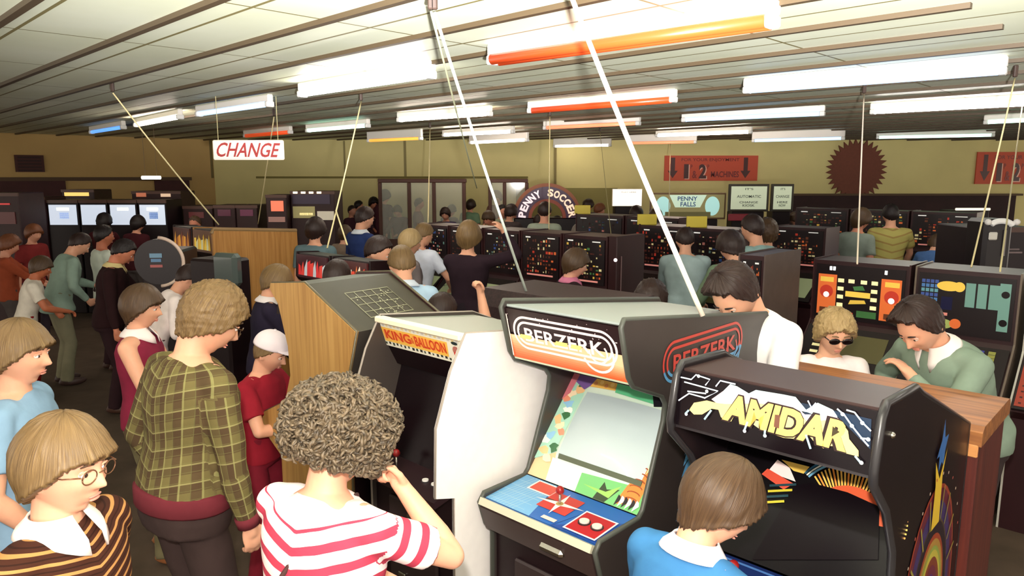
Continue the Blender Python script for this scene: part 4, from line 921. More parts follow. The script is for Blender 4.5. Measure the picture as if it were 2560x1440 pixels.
# ------------------------------------------------------------------ fruit machines and other machines further back
GL = dict(red=(196, 60, 44), orange=(222, 110, 56), yellow=(230, 190, 80), cream=(240, 228, 170), blue=(60, 90, 160), teal=(110, 150, 140), green=(70, 120, 70), white=(240, 240, 236), black=(20, 10, 14), pink=(220, 140, 130), brown=(110, 60, 40))
def gm(c, e=0.0): return mat(GL[c] if isinstance(c, str) else c, 0.3, emit=e)
def glass_art(S, w_, h_, style, rs):
    q = np.random.RandomState(rs); S.rect(0, 0, w_, h_, (22, 10, 14))
    if style == 'A':
        S.rect(.02, .03, w_ * .25, h_ * .82, 'x', gm('orange', .25)); S.rect(w_ * .75, .03, w_ - .02, h_ * .82, 'x', gm('orange', .25))
        for x in (w_ * .135, w_ * .87): S.disc(x, h_ * .5, .05, 'x', m=gm('red', .2)); S.disc(x, h_ * .44, .022, 'x', m=gm('white', .8)); S.rect(x - .05, h_ * .68, x + .05, h_ * .77, 'x', gm('yellow', .3)); S.rect(x - .045, h_ * .1, x + .05, h_ * .2, 'x', gm('brown'))
        for r_ in range(4):
            for x in ((.30, .42, .56, .68) if r_ == 3 else (.30, .68)): S.rect(w_ * (x - .035), h_ * (.24 + .15 * r_), w_ * (x + .035), h_ * (.31 + .15 * r_), 'x', gm('cream', .5), inc=False)
        S.rect(w_ * .36, h_ * .44, w_ * .64, h_ * .54, 'x', gm('yellow', .4)); S.poly([(w_ * .40, h_ * .30), (w_ * .6, h_ * .34), (w_ * .58, h_ * .40), (w_ * .42, h_ * .38)], 'x', m=gm('yellow', .2))
        S.poly([(w_ * .46, h_ * .56), (w_ * .58, h_ * .58), (w_ * .55, h_ * .66), (w_ * .44, h_ * .63)], 'x', m=gm('green', .2)); S.rect(w_ * .5, h_ * .08, w_ * .72, h_ * .2, 'x', gm('green')); S.rect(w_ * .28, h_ * .06, w_ * .46, h_ * .15, 'x', gm('red', .2))
    elif style == 'B':
        for i in range(4):
            for j in range(11): S.rect(.02 + .028 * i, .03 + .032 * j, .042 + .028 * i, .054 + .032 * j, 'x', gm([(70, 110, 160), (90, 140, 150), (60, 80, 140)][(i * 3 + j * 2) % 3], .25), inc=(i + j == 0))
        S.disc(w_ * .33, h_ * .80, .075, 'x', m=gm('yellow', .2), ry=.035); S.disc(w_ * .44, h_ * .80, .035, 'x', m=gm('yellow', .2)); S.rect(w_ * .26, h_ * .40, w_ * .38, h_ * .62, 'x', gm((20, 20, 60))); S.disc(w_ * .30, h_ * .16, .06, 'x', m=gm((150, 160, 90), .2), ry=.035); S.disc(w_ * .43, h_ * .18, .035, 'x', m=gm('orange', .1)); S.rect(w_ * .27, h_ * .30, w_ * .34, h_ * .35, 'x', gm('pink', .1))
        for i in range(3): S.rect(w_ * (.51 + .12 * i), h_ * .48, w_ * (.61 + .12 * i), h_ * .88, 'x', gm('teal', .12))
        S.rect(w_ * .85, h_ * .14, w_ * .96, h_ * .92, 'x', gm('teal', .12)); S.disc(w_ * .91, h_ * .74, .024, 'x', m=gm('black')); S.disc(w_ * .91, h_ * .28, .024, 'x', m=gm('black'))
    elif style == 'R':
        S.rect(.03, .03, w_ - .03, h_ - .03, 'x', gm((176, 50, 52), .1))
    else:
        cols = dict(C=['yellow', 'orange', 'green', 'cream'], D=['red', 'orange', 'cream', 'brown'], E=['blue', 'teal', 'cream', 'pink'])[style]
        n = 12
        for i in range(n):
            for j in range(9):
                u_, v_ = (i + .5) / n, (j + .5) / 9; tri = abs(u_ - .5) < .12 + .42 * (1 - v_)
                if q.rand() < (.78 if tri else .30): S.rect(w_ * (.05 + .075 * i), h_ * (.13 + .09 * j), w_ * (.05 + .075 * i + .02 + .045 * q.rand()), h_ * (.13 + .09 * j + .02 + .05 * q.rand()), 'x', gm(cols[int(q.randint(4))] if q.rand() < .6 else (90, 44, 36), .06), inc=(i + j == 0))
        S.rect(w_ * .12, h_ * .05, w_ * .85, h_ * .09, 'x', gm('pink', .3)) if style != 'E' else None; S.rect(w_ * .08, h_ * .94, w_ * .22, h_ * .97, 'x', gm('white', .3)); S.rect(w_ * .7, h_ * .94, w_ * .9, h_ * .965, 'x', gm('white', .2), inc=False)
def fruit_machine(P0, ang, W, H, label, style='C', seed=1, console='keys', side=None, group=None, det=True, body=None, depth=0.42, cat='fruit machine'):
    r = empty('fruit_machine', (P0[0], P0[1], 0), ang, label, cat, group)
    k = H / 1.65; pr = [(-0.28, 0), (-0.28, 0.78 * k), (-0.34, 0.84 * k), (-0.03, 1.13 * k), (0, 1.17 * k), (0, H), (depth, H), (depth, 0)]
    q = MB(); q.prism(pr, 0.012, W - 0.012, body or mat((44, 16, 20), 0.4, noise=0.1, scale=5)); q.build('cabinet_body', None, r)
    for x0 in (0, W - 0.012): q = MB(); q.prism([(y - (0.006 if y < 0.1 else -0.004), z + (0.01 if z > 1 else 0)) for y, z in pr], x0, x0 + 0.012, side or mat((52, 22, 24), 0.4, noise=0.1, scale=5)); q.build('side_panel', None, r)
    W3, u, v = frame_of(r, W); g = MB(); g.box((0.03, -0.010, 1.2 * k), (W - 0.03, 0.001, H - 0.03), mat((18, 10, 14), 0.15)); go = g.build('top_glass', None, r)
    S = Surf(r, W3(0.03, -0.011, 1.2 * k), u, ZZ, 0.001)
    if S.N.dot(v) > 0: S.N = -S.N
    h_ = H - .03 - 1.2 * k; glass_art(S, W - .06, h_, style, seed)
    if style == 'A':
        for x in (.16, .20, .78): S.rect((W - .06) * x, h_ * .90, (W - .06) * x + .018, h_ * .97, 'x', gm('white', 2.5), inc=False)
    S.build('glass_artwork', go)
    a, b = (-0.335, 0.85 * k), (-0.035, 1.13 * k); co = slab(r, 'console', W, a, b, 0.02, mat((26, 12, 16), 0.25), x0=.02, down=False)
    vv = W3(0, *b) - W3(0, *a); Lb = vv.length; S = Surf(r, W3(.02, *a), u, vv, 0.022)
    if S.N.z < 0: S.N = -S.N
    w_ = W - .04; q = np.random.RandomState(seed + 9)
    if console == 'keys':
        for i in range(4 if det else 3):
            for x in (.12, .24): S.rect(w_ * x, Lb * (.35 + .15 * i), w_ * (x + .09), Lb * (.41 + .15 * i), 'x', gm('cream', .3), inc=False)
        S.rect(w_ * .40, Lb * .30, w_ * .90, Lb * .86, 'x', gm((90, 84, 50))); 
        for x in (.05, .2): S.rect(w_ * x, .02, w_ * (x + .1), .04, 'x', gm('cream', .5))
    elif console == 'reels':
        for i, c in enumerate(('cream', 'cream', (50, 50, 130), (120, 120, 60), (50, 50, 130), (130, 130, 60))):
            S.rect(w_ * (.26 + .11 * i), Lb * .50, w_ * (.26 + .11 * i + .07), Lb * .92, 'x', gm(c, .2))
            for j in range(6): S.rect(w_ * (.26 + .11 * i), Lb * (.50 + .07 * j), w_ * (.26 + .11 * i + .07), Lb * (.508 + .07 * j), (40, 24, 30), inc=(j == 0))
        S.rect(w_ * .30, Lb * .34, w_ * .55, Lb * .45, 'x', gm('yellow', .2)); S.poly([(w_ * .5, Lb * .32), (w_ * .93, Lb * .36), (w_ * .9, Lb * .44), (w_ * .55, Lb * .42)], 'x', m=gm('red', .3)); S.rect(w_ * .55, Lb * .12, w_ * .90, Lb * .28, 'x', gm((170, 160, 60), .2)); S.rect(w_ * .66, Lb * .14, w_ * .78, Lb * .25, 'x', gm('green'))
        S.rect(w_ * .08, Lb * .5, w_ * .2, Lb * .9, 'x', gm('cream', .2))
    elif console == 'red':
        S.rect(.01, .02, w_ - .01, Lb - .02, 'x', gm((150, 56, 40), .1)); S.mb and None
        for i in range(8):
            for j in range(8): S.rect(.03 + i * w_ / 9, .04 + j * Lb / 9, .045 + i * w_ / 9, .052 + j * Lb / 9, (60, 20, 24), inc=(i + j == 0))
    else:
        S.poly([(w_ * .08, Lb * .12), (w_ * .9, Lb * .12), (w_ * .98, Lb * .8), (w_ * .2, Lb * .8)], 'x', m=gm((150, 160, 120), .12))
        for i in range(14 if det else 5): S.rect(w_ * (.15 + .7 * q.rand()), Lb * (.18 + .5 * q.rand()), w_ * .1 * 0 + w_ * (.2 + .05 * q.rand()) * 0 + w_ * .5, Lb * .5, (20, 10, 10)) if False else S.disc(w_ * (.15 + .7 * q.rand()), Lb * (.18 + .5 * q.rand()), .012, (50, 60, 44), 8, inc=False)
    S.build('console_artwork', co)
    q = MB(); q.rbox((W * .2, -0.31, 0.42), (W * .8, -0.27, 0.60), 0.01, mat((60, 50, 46), 0.35, 0.6)); q.build('coin_tray', None, r)
    return r
def Pz(px, py, z): p = G(px, py, z); return (p.x, p.y)
# row on the right: A, B, C and a sliver of D
GR = 'fruit machines in the row behind the couple'
a = Pz(2035, 648, 1.65); fruit_machine(a, AC, 0.70, 1.65, 'fruit machine with orange side panels and small white digits on top', 'A', 3, 'keys', group=GR)
b = Pz(2290, 668, 1.65); fruit_machine(b, AC, 0.64, 1.65, 'fruit machine with blue grid and pale teal blocks behind the man in grey', 'B', 4, 'reels', side=mat((110, 96, 84), 0.35), group=GR)
c = (b[0] + DW.x * .68, b[1] + DW.y * .68); fruit_machine(c, AC, 0.64, 1.60, 'fruit machine with plain red glass at the right edge', 'R', 5, 'red', side=mat((190, 186, 176), 0.3), group=GR)
n = G(1925, 640, 1.75); fruit_machine((n.x - DW.x * .20 - DD.x * .06, n.y - DW.y * .20 - DD.y * .06), AC, 0.20, 1.75, 'fruit machine with wide plain grey brown side behind the man in the white sweater', 'D', 6, 'keys', side=mat((78, 64, 60), 0.6, noise=0.12, scale=12), depth=0.60)
# row in the middle
m0 = G(1210, 572, 1.72); GM = 'fruit machines in the middle row'
for i, (st, lb) in enumerate((('E', 'fruit machine far left of the middle row behind the white shirted man'), ('D', 'fruit machine in the middle row half hidden by the dark sweatered blonde'), ('E', 'fruit machine with faint pinkish glass left of the red topped one'), ('D', 'fruit machine with red and amber lit glass in the middle row'), ('C', 'fruit machine behind the brown haired girl, end of the middle row'))):
    p = m0 + DW * (0.57 * (i - 2)); fruit_machine((p.x, p.y), AC, 0.55, 1.72, lb, st, 10 + i, 'pale', group=GM)
pe = m0 + DW * (0.57 * 3 + .02)
r = empty('dark_cabinet', (pe.x, pe.y, 0), AC, 'tall plain dark red cabinet at the end of the middle row', 'cabinet')
q = MB(); q.rbox((0, -0.05, 0), (0.10, 0.42, 1.74), 0.008, mat((44, 12, 16), 0.4, noise=0.1, scale=4)); q.build('body', None, r)
q = MB(); q.tube([(0.105, 0.02, 0.4), (0.105, 0.02, 1.55)], 0.006, 6, mat((120, 96, 96), 0.4)); q.build('edge_strip', None, r); q = MB(); q.ell((0.09, -.055, 1.52), 0.018, 10, mat((240, 220, 220), 0.3, emit=1.5)); q.build('lamp', None, r, True)
# black low backed cabinet behind KING & BALLOON
r = empty('dark_cabinet', (-0.22, 4.48, 0), AC, 'black cabinet with speckled flat top behind the white and black game cabinets', 'cabinet')
q = MB(); q.prism([(0, 0), (0, 1.5), (0.06, 1.60), (0.54, 1.60), (0.60, 1.55), (0.60, 0)], 0, 0.95, mat((40, 22, 24), 0.5, noise=0.6, scale=60)); q.build('body', None, r)
q = MB(); q.rbox((-0.008, -0.01, 1.30), (0.96, 0.0, 1.34), 0.003, mat((60, 40, 40), 0.4)); q.build('front_strip', None, r)
# machines behind the grey and green shirted men
GB = 'fruit machines in the back rows'
k = 0
for (px, py, z, n_, W, lbs) in (
    (1598, 562, 1.75, 2, 0.60, ('fruit machine with lit white tray left of the grey shirted man', 'fruit machine with red grid between the grey and green shirted men')),
    (1935, 566, 1.70, 1, 0.62, ('fruit machine with dim yellow lettering right of the pale yellow shirt',)),
    (1990, 520, 1.80, 3, 0.80, ('dark fruit machine below the brown wall panel, left one', 'dark fruit machine below the brown wall panel, second one', 'dark fruit machine below the brown wall panel near the striped polo shirt')),
    (1440, 535, 1.78, 2, 0.80, ('dark machine below the arch sign with yellow tag', 'dark machine below the white notice board'))):
    p0 = G(px, py, z)
    for i in range(n_):
        p = p0 + DW * (W + .03) * i; k += 1
        fruit_machine((p.x, p.y), AC, W, z, lbs[i], 'CDEDC'[k % 5], 30 + k, 'pale' if k % 2 else 'keys', group=GB, det=False)
        if k in (1, 2, 7):
            q = MB(); q.rbox((p.x - .02, p.y - .0, z + .0), (p.x + .20, p.y + .03, z + .12), 0.004, mat((206, 186, 60), 0.5)); tag(q.build('yellow_tag'), ['small yellow card standing on top of the machine under the thick rope', 'small yellow card standing on the machine near the green shirted man', 'small yellow card on the dark machine at left of the arch sign'][(1, 2, 7).index(k)], 'sign', 'yellow cards on machine tops')
q = MB(); q.rbox((p0.x, p0.y, 0), (p0.x, p0.y, 0.0)) if False else None
# two game cabinets left of centre and the veneered pair further left
def small_arcade(P0, W, H, label, mar, body, ang=AC, side=None, group=None, dep=.45):
    r = empty('arcade_cabinet', (P0[0], P0[1], 0), ang, label, 'arcade cabinet', group)
    pr = [(-0.08, 0), (-0.08, .8), (-.16, .9), (-.13, .97), (.12, 1.0), (.24, 1.35), (.02, 1.47), (0, 1.5), (0.01, H), (dep * .6, H - .01), (dep, H - .08), (dep, 0)]
    q = MB(); q.prism([(y + .012 if y < .3 else y - .01, z - .01) for y, z in pr], 0.015, W - .015, mat((30, 14, 18), 0.4)); q.build('cabinet_body', None, r)
    for x0 in (0, W - .018): q = MB(); q.prism(pr, x0, x0 + .018, side or body); q.build('side_panel', None, r)
    q = MB(); q.box((.03, -.004, 1.50), (W - .03, .012, H - .02), mat(mar[0], 0.3, emit=.35)); mo = q.build('marquee', None, r)
    W3, u, v = frame_of(r, W); S = Surf(r, W3(.03, -.005, 1.50), u, ZZ, 0.001)
    if S.N.dot(v) > 0: S.N = -S.N
    w_, h_ = W - .06, H - 1.52; q = np.random.RandomState(int(P0[0] * 50) % 97)
    for i in range(9): 
        x = w_ * (.05 + .1 * i); S.poly([(x, h_ * .1), (x + .05, h_ * .1), (x + .06 - .03 * q.rand(), h_ * (.5 + .45 * q.rand())), (x + .01, h_ * (.4 + .3 * q.rand()))], 'x', m=mat(mar[1 + i % (len(mar) - 1)], 0.3, emit=.35))
    S.build('marquee_artwork', mo)
    q = MB(); q.prism([(.10, 1.02), (.22, 1.34), (.20, 1.35), (.08, 1.03)], .03, W - .03, mat((20, 24, 30), 0.1, coat=.5)); q.build('screen', None, r)
    joystick(r, W * .4, 0.0, .99); return r
p = Pz(737, 628, 1.70); small_arcade(p, 0.50, 1.70, 'dark arcade cabinet with red marquee above the schoolboy in the navy sweater', [(60, 30, 34), (210, 56, 56), (214, 70, 60), (190, 196, 200)], BLACK, dep=.34)
p2 = (p[0] + DW.x * .52, p[1] + DW.y * .52); small_arcade(p2, 0.50, 1.70, 'dark arcade cabinet with flame and white marquee beside the light blue polo', [(70, 30, 30), (240, 130, 70), (250, 236, 210), (214, 70, 50)], BLACK, dep=.34)
VP_ = wood((190, 138, 76), (164, 112, 54)); g = G(530, 574, 1.75); 
GW = 'veneered machine pair at left'
small_arcade((g.x - DW.x * .5, g.y - DW.y * .5), 0.5, 1.75, 'arcade cabinet with broad light woodgrain side and yellow lit marquee', [(80, 50, 30), (226, 186, 60), (200, 196, 150), (200, 160, 50)], BLACK, side=VP_)
q = MB(); q.prism([(-0.02, 0), (-0.02, 1.70), (0.0, 1.745), (0.95, 1.68), (0.97, 0)], 0, 0.03, VP_)
rr = empty('wood_partition', (g.x + DW.x * .012, g.y + DW.y * .012, 0), AC, 'wide light woodgrain board standing at the end of the left cabinets', 'partition'); q.build('board', None, rr)
q = MB(); q.tube([(0.015, -0.02, 1.71), (0.015, 0.0, 1.755), (0.015, .95, 1.69)], .022, 8, mat((150, 120, 80), .5)); q.build('top_edge', None, rr)
small_arcade((g.x - DW.x * 1.03, g.y - DW.y * 1.03), 0.5, 1.75, 'arcade cabinet with small orange lit marquee at the left end of the woodgrain board', [(60, 30, 24), (214, 150, 50), (120, 60, 40), (190, 120, 40)], BLACK)
# round fronted cabinet
g = D(395, 655, 6.6); r = empty('round_cabinet', (g.x, g.y, 0), math.radians(6), 'dark cabinet with big round side panel edged in pale trim', 'cabinet')
q = MB(); q.tube([(0, 0, g.z), (0, .10, g.z)], 0.21, 32, mat((24, 14, 22), 0.3)); q.build('round_panel', None, r, False)
q = MB(); q.tube([(0.225 * math.cos(t), 0, g.z + .225 * math.sin(t)) for t in np.arange(-1.5, 1.6, .15)], .016, 8, mat((210, 186, 170), .4)); q.build('rim', None, r, True)
q = MB(); q.rbox((-.16, .01, 0), (.2, .5, g.z + .1), .02, BLACK); q.build('body', None, r)
S = Surf(r, r.matrix_basis @ Vector((-.09, -.002, g.z - .1)), r.matrix_basis.to_3x3() @ Vector((1, 0, 0)), ZZ, .002); S.N = -S.N if S.N.y > 0 else S.N
S.rect(.02, .14, .13, .18, (110, 150, 180)); S.rect(.03, .10, .12, .13, (90, 130, 170)); S.rect(.02, .05, .13, .075, (170, 90, 90)); S.build('panel_artwork')
g = D(556, 672, 5.6); r = empty('television_monitor', (g.x, g.y, 0), math.radians(-25), 'dark grey glass monitor front beside the woodgrain board', 'monitor')
q = MB(); q.rbox((-.12, 0, g.z - .14), (.13, .10, g.z + .12), .03, mat((70, 80, 78), .15, coat=.6)); q.build('screen', None, r); q = MB(); q.rbox((-.40, .03, 0), (.0, .30, g.z + .06), .02, BLACK); q.build('housing', None, r)
# ------------------------------------------------------------------ far left: lit display machines
def box_machine(x0, x1, Y, zt, label, cat, body, wins=(), group=None, depth=.6, name='display_machine', zb=0.0):
    """cabinet standing at distance Y between pixel columns x0..x1; wins = (u0,v0,u1,v1,colour,emission) on its front, v in metres from the floor"""
    a = D(x0, 500, Y); b = D(x1, 500, Y); W = b.x - a.x; r = empty(name, (a.x, Y, 0), 0, label, cat, group)
    q = MB(); q.rbox((0, 0, zb), (W, depth, zt), .012, body); q.build('body', None, r)
    q = MB(); q.box((-.004, -.006, zt - .05), (W + .004, 0.02, zt - .0), mat((90, 60, 50), .4)); q.build('top_trim', None, r)
    for i, (u0, v0, u1, v1, c, e) in enumerate(wins):
        q = MB(); q.box((W * u0, -.012, v0), (W * u1, -.002, v1), mat(c, .3, emit=e)); q.build('lit_panel', None, r)
    return r, W
YL = 12.0
def zat(py, Y): return D(1280, py, Y).z
xs = [(115, 193), (196, 266), (269, 340), (343, 414)]
for i, (x0, x1) in enumerate(xs):
    zt = zat(500, YL); r, W = box_machine(x0, x1, YL, zt, ['leftmost of the four white lit display machines', 'second white lit display machine from the left, no blue square', 'third white lit display machine from the left', 'right hand white lit display machine with blue square, next to the child'][i], 'display machine', BLACK,
        [(.07, zat(562, YL), .95, zat(512, YL), (196, 206, 222), .75)] + [(.32, zat(526, YL), .72, zat(519, YL), (250, 244, 190), 1.5)] * (i != 1) + [(.40, zat(547, YL), .70, zat(531, YL), (84, 112, 150), .4)] * (i in (0, 3)), 'white lit display machines at left')
def dm(x0, x1, y0, Y, lb, col=(48, 20, 22), wins=(), **k): return box_machine(x0, x1, Y, zat(y0, Y), lb, k.pop('cat', 'machine'), mat(col, .5, noise=.15, scale=6), [(u0, zat(b_, Y), u1, zat(t_, Y), c, e) for u0, b_, u1, t_, c, e in wins], name='amusement_machine', **k)
dm(-60, 45, 482, 10.5, 'dark machine with tiny red lights at the far left edge', wins=[(.3, 512, .8, 508, (170, 40, 40), .8), (.5, 560, .9, 530, (80, 30, 30), .2)])
dm(74, 110, 492, 11.95, 'narrow dark machine left of the white lit displays', wins=[(.2, 505, .8, 501, (200, 70, 60), .8)])
dm(155, 236, 474, 13.2, 'dark machine with yellow lit header above the white displays', wins=[(.1, 490, .85, 481, (226, 190, 100), 1.0)])
dm(330, 452, 478, 13.0, 'dark machine with speckled lights under the small white lamp', wins=[(.1, 492, .3, 482, (190, 110, 80), .5), (.6, 492, .8, 484, (214, 180, 150), .7)])
dm(455, 530, 515, 12.5, 'low dark machine right of the child in blue', wins=[(.2, 545, .7, 530, (90, 40, 40), .3)])
dm(532, 586, 513, 12.2, 'dark machine left below the CHANGE sign', wins=[(.2, 540, .8, 524, (80, 30, 50), .3)]); dm(588, 642, 513, 12.2, 'dark machine right below the CHANGE sign', wins=[(.2, 540, .8, 524, (90, 30, 60), .3)])
dm(664, 716, 487, 12.0, 'dark machine with glowing orange square', wins=[(.25, 528, .85, 502, (226, 110, 80), .8), (.1, 555, .9, 542, (150, 110, 100), .3)])
dm(726, 836, 478, 12.2, 'wide dark machine with four small lamps along its top', wins=[(.07 + .18 * i, 484, .17 + .18 * i, 479, (255, 240, 200), 2.0) for i in range(4)] + [(.05, 510, .9, 486, (50, 34, 60), .1), (.05, 545, .55, 516, (150, 140, 90), .35), (.2, 538, .5, 532, (250, 240, 200), 1.0), (.6, 550, .98, 528, (190, 180, 160), .4)])
dm(2440, 2600, 568, 7.0, 'tall black machine with faint printed lines at the right edge', (34, 20, 26), wins=[(.55, 625, .75, 621, (100, 84, 84), .1), (.5, 633, .8, 629, (120, 100, 100), .1)])
# penny machine with white arched head
g = D(2492, 640, 6.6); r = empty('weighing_machine', (g.x, 6.6, 0), 0, 'tall narrow machine with white arched head and two white knobs', 'machine')
q = MB(); q.rbox((-.13, 0, 0), (.13, .3, zat(548, 6.6)), .03, mat((30, 22, 26), .4)); q.build('body', None, r)
q = MB(); q.tube([(.10 * math.cos(t), -.02, zat(566, 6.6) + .05 * math.sin(t)) for t in np.arange(.2, 3.0, .2)], .026, 8, mat((236, 232, 226), .4, emit=.2)); q.build('arched_head', None, r, True)
for s in (-1, 1): q = MB(); q.ell((s * .13, -.03, zat(555, 6.6)), .03, 10, WHITEP); q.build('knob', None, r, True)
q = MB(); q.rbox((-.10, -.02, zat(600, 6.6)), (-.02, 0, zat(580, 6.6)), .01, mat((230, 226, 216), .4)); q.build('plate', None, r)
q = MB(); q.rbox((0.04, -.02, zat(640, 6.6)), (0.06, 0, zat(575, 6.6)), .004, mat((150, 140, 140), .4)); q.build('slide', None, r)
# diamond shaped lit machine head in front of the striped polo
g = D(2236, 555, 12.4); r = empty('pinball_machine', (g.x, 12.4, 0), 0, 'machine head with yellow and green lit picture in front of the striped polo', 'pinball machine')
zz = zat(553, 12.4); q = MB(); q.prism([(-.50, zz + .12), (.50, zz + .12), (.42, zz - .12), (.28, zz - .16), (-.28, zz - .16), (-.42, zz - .12)], 0, .12, mat((214, 200, 190), .4), ax=1); q.build('head_frame', None, r)
S = Surf(r, r.matrix_basis @ Vector((-.5, -.002, zz)), (1, 0, 0), (0, 0, 1), .001)
S.poly([(.04, .10), (.96, .10), (.89, -.10), (.77, -.14), (.23, -.14), (.11, -.10)], 'x', m=gm((170, 160, 90), .4)); S.poly([(.10, .09), (.40, .09), (.36, -.02), (.14, -.08)], 'x', m=gm((214, 206, 90), .6)); S.poly([(.60, .09), (.74, .09), (.70, .0), (.62, .01)], 'x', m=gm((150, 210, 180), .7)); S.poly([(.76, .08), (.92, .08), (.84, -.08)], 'x', m=gm((150, 80, 50), .3)); S.build('lit_picture')
q = MB(); q.rbox((-.35, .02, 0), (.35, .5, zz - .1), .02, BLACK); q.build('body', None, r)
# ------------------------------------------------------------------ glazed booth, signs and notices
def framed(x0, y0, x1, y1, Y, posts, label, name, cat, panes=True, zb=0.0):
    a = D(x0, y0, Y); b = D(x1, y0, Y); W = b.x - a.x; zt = a.z; r = empty(name, (a.x, Y, 0), 0, label, cat); FM = mat((84, 50, 38), .6); ww = .075
    q = MB(); q.rbox((0, 0, zt - .08), (W, .08, zt), .01, FM); q.build('top_rail', None, r)
    for t in posts: q = MB(); q.rbox((W * t - ww / 2, .0, zb), (W * t + ww / 2, .08, zt - .08), .01, FM); q.build('post', None, r)
    for t0, t1 in zip(posts[:-1], posts[1:]):
        q = MB(); q.box((W * t0 + ww / 2, .035, 1.0), (W * t1 - ww / 2, .041, zt - .08), GLASS); q.build('pane', None, r)
        q = MB(); q.box((W * t0 + ww / 2, .02, 0), (W * t1 - ww / 2, .06, 1.0), FM); q.build('lower_panel', None, r)
    return r
GLASS, n_, l_, b_ = nt('window_glass'); b_.inputs['Base Color'].default_value = (0.85, 0.92, 0.82, 1); b_.inputs['Alpha'].default_value = 0.22; b_.inputs['Roughness'].default_value = 0.08
framed(944, 447, 1166, 560, 15.0, (.02, .35, .63, .97), 'dark wood framed glazed booth front with three panes', 'glazed_booth', 'booth')
framed(1222, 447, 1320, 560, 15.3, (.03, .40, .97), 'smaller dark wood frame right of the glazed booth', 'glazed_booth', 'booth')
# arch sign
g = D(1368, 545, 13.0); r = empty('arch_sign', (g.x, 13.0, 0), 0, 'rainbow arch sign with white letters on purple', 'sign')
R0 = .62
def archm(r0, r1, y, m, a0=0, a1=180):
    q = MB(); P = [(r1 * math.cos(math.radians(t)), g.z + r1 * math.sin(math.radians(t))) for t in np.linspace(a0, a1, 25)] ; Q = [(r0 * math.cos(math.radians(t)), g.z + r0 * math.sin(math.radians(t))) for t in np.linspace(a0, a1, 25)]
    for i in range(24): q.prism([P[i], P[i + 1], Q[i + 1], Q[i]], y, .12, m, ax=1)
    return q
archm(.56, .62, .02, mat((150, 84, 48), .5, emit=.1)).build('outer_band', None, r); archm(.34, .56, 0, mat((64, 34, 66), .4, emit=.1)).build('letter_band', None, r); archm(.28, .34, .01, mat((150, 70, 50), .5, emit=.1)).build('inner_band', None, r)
S = Surf(r, (g.x, 12.998, g.z), (1, 0, 0), (0, 0, 1), .001); t = 'PENNY SOCCER'
for i, ch in enumerate(t):
    if ch == ' ': S.build('first_word'); S.mb = MB(); continue
    a = math.radians(172 - 164 * (i + .0) / (len(t) - 1)); c, s_ = math.cos(a), math.sin(a); tx, ty = s_, -c; hw, r0_, r1_ = .052, .385, .52
    S.text(ch, (c * r0_ - tx * hw, s_ * r0_ - ty * hw), (c * r0_ + tx * hw, s_ * r0_ + ty * hw), (c * r1_ - tx * hw * 1.1, s_ * r1_ - ty * hw * 1.1), 'x', .04, m=mat((250, 232, 236) if i < 5 else (250, 220, 190), .4, emit=.6))
S.build('second_word')
q = MB(); q.rbox((-.6, .05, 0), (.6, .6, g.z), .02, BLACK); q.build('cabinet', None, r)
def board(x0, y0, x1, y1, Y, label, name, face, lines, frame=(50, 44, 30), emit=.4, fw=.04, cat='sign', th=.05, ang=0, bold=.01, tc=(70, 80, 70), group=None, standing=None):
    a = D(x0, y1, Y); b = D(x1, y0, Y); W, H = b.x - a.x, b.z - a.z; r = empty(name, (a.x, Y, a.z), ang, label, cat, group)
    q = MB(); q.rbox((0, 0, 0), (W, th, H), .006, mat(frame, .5)); q.build('frame', None, r)
    q = MB(); q.box((fw, -.008, fw), (W - fw, .0, H - fw), mat(face, .5, emit=emit)); fo = q.build('face', None, r)
    S = Surf(r, r.matrix_basis @ Vector((0, -.009, 0)), r.matrix_basis.to_3x3() @ Vector((1, 0, 0)), (0, 0, 1), .001)
    if S.N.y > 0: S.N = -S.N
    for t, u0, u1, v0, v1 in lines: S.text(t, (W * u0, H * v0), (W * u1, H * v0), (W * u0, H * v1), tc, bold)
    if lines: S.build('lettering', fo)
    if standing is not None: q = MB(); q.rbox((W * .1, .0, -a.z), (W * .9, .3, 0), .01, BLACK); q.build('stand', None, r)
    return r, W, H, S
board(1820, 460, 1924, 529, 12.6, 'wider of the two framed notices, lettering about automatic change', 'notice_board', (196, 206, 176), [('IT\'S', .4, .6, .78, .86), ('AUTOMATIC', .2, .8, .50, .60), ('CHANGE', .27, .73, .30, .38), ('KIOSK', .35, .65, .18, .27)], standing=1)
NB = bpy.data.objects['notice_board']
board(1926, 460, 1986, 529, 12.6, 'narrower framed notice beside the wide one', 'notice_board', (196, 206, 176), [('IT\'S', .4, .6, .78, .86), ('CHANGE', .2, .8, .50, .60), ('HERE', .27, .73, .30, .38), ('NOW', .35, .65, .18, .27)], standing=1)
board(1530, 472, 1606, 516, 13.6, 'plain white lit sign with faint print under the thick rope', 'lit_sign', (252, 240, 226), [('PLAY HERE', .3, .8, .78, .84)], frame=(230, 220, 200), emit=1.0, fw=.01, standing=1)
r, W, H, S = board(1624, 482, 1816, 548, 12.9, 'illuminated PENNY FALLS machine header with two round pale windows', 'lit_sign', (150, 140, 92), [], frame=(120, 90, 60), emit=.3, fw=.03, standing=1)
S.poly([(W * .25, H * .92), (W * .74, H * .92), (W * .66, H * .45), (W * .33, H * .45)], 'x', m=gm((190, 214, 190), .6))
for x in (.17, .82): S.disc(W * x, H * .50, .13, 'x', m=gm((160, 206, 200), .7), ry=.17)
S.text('PENNY', (W * .36, H * .70), (W * .62, H * .70), (W * .36, H * .86), 'x', .02, m=mat((60, 100, 170), .4)); S.text('FALLS', (W * .40, H * .48), (W * .60, H * .48), (W * .40, H * .66), 'x', .02, m=mat((70, 110, 180), .4)); S.rect(W * .2, H * .08, W * .8, H * .28, 'x', gm((110, 104, 60), .2)); S.build('header_artwork')
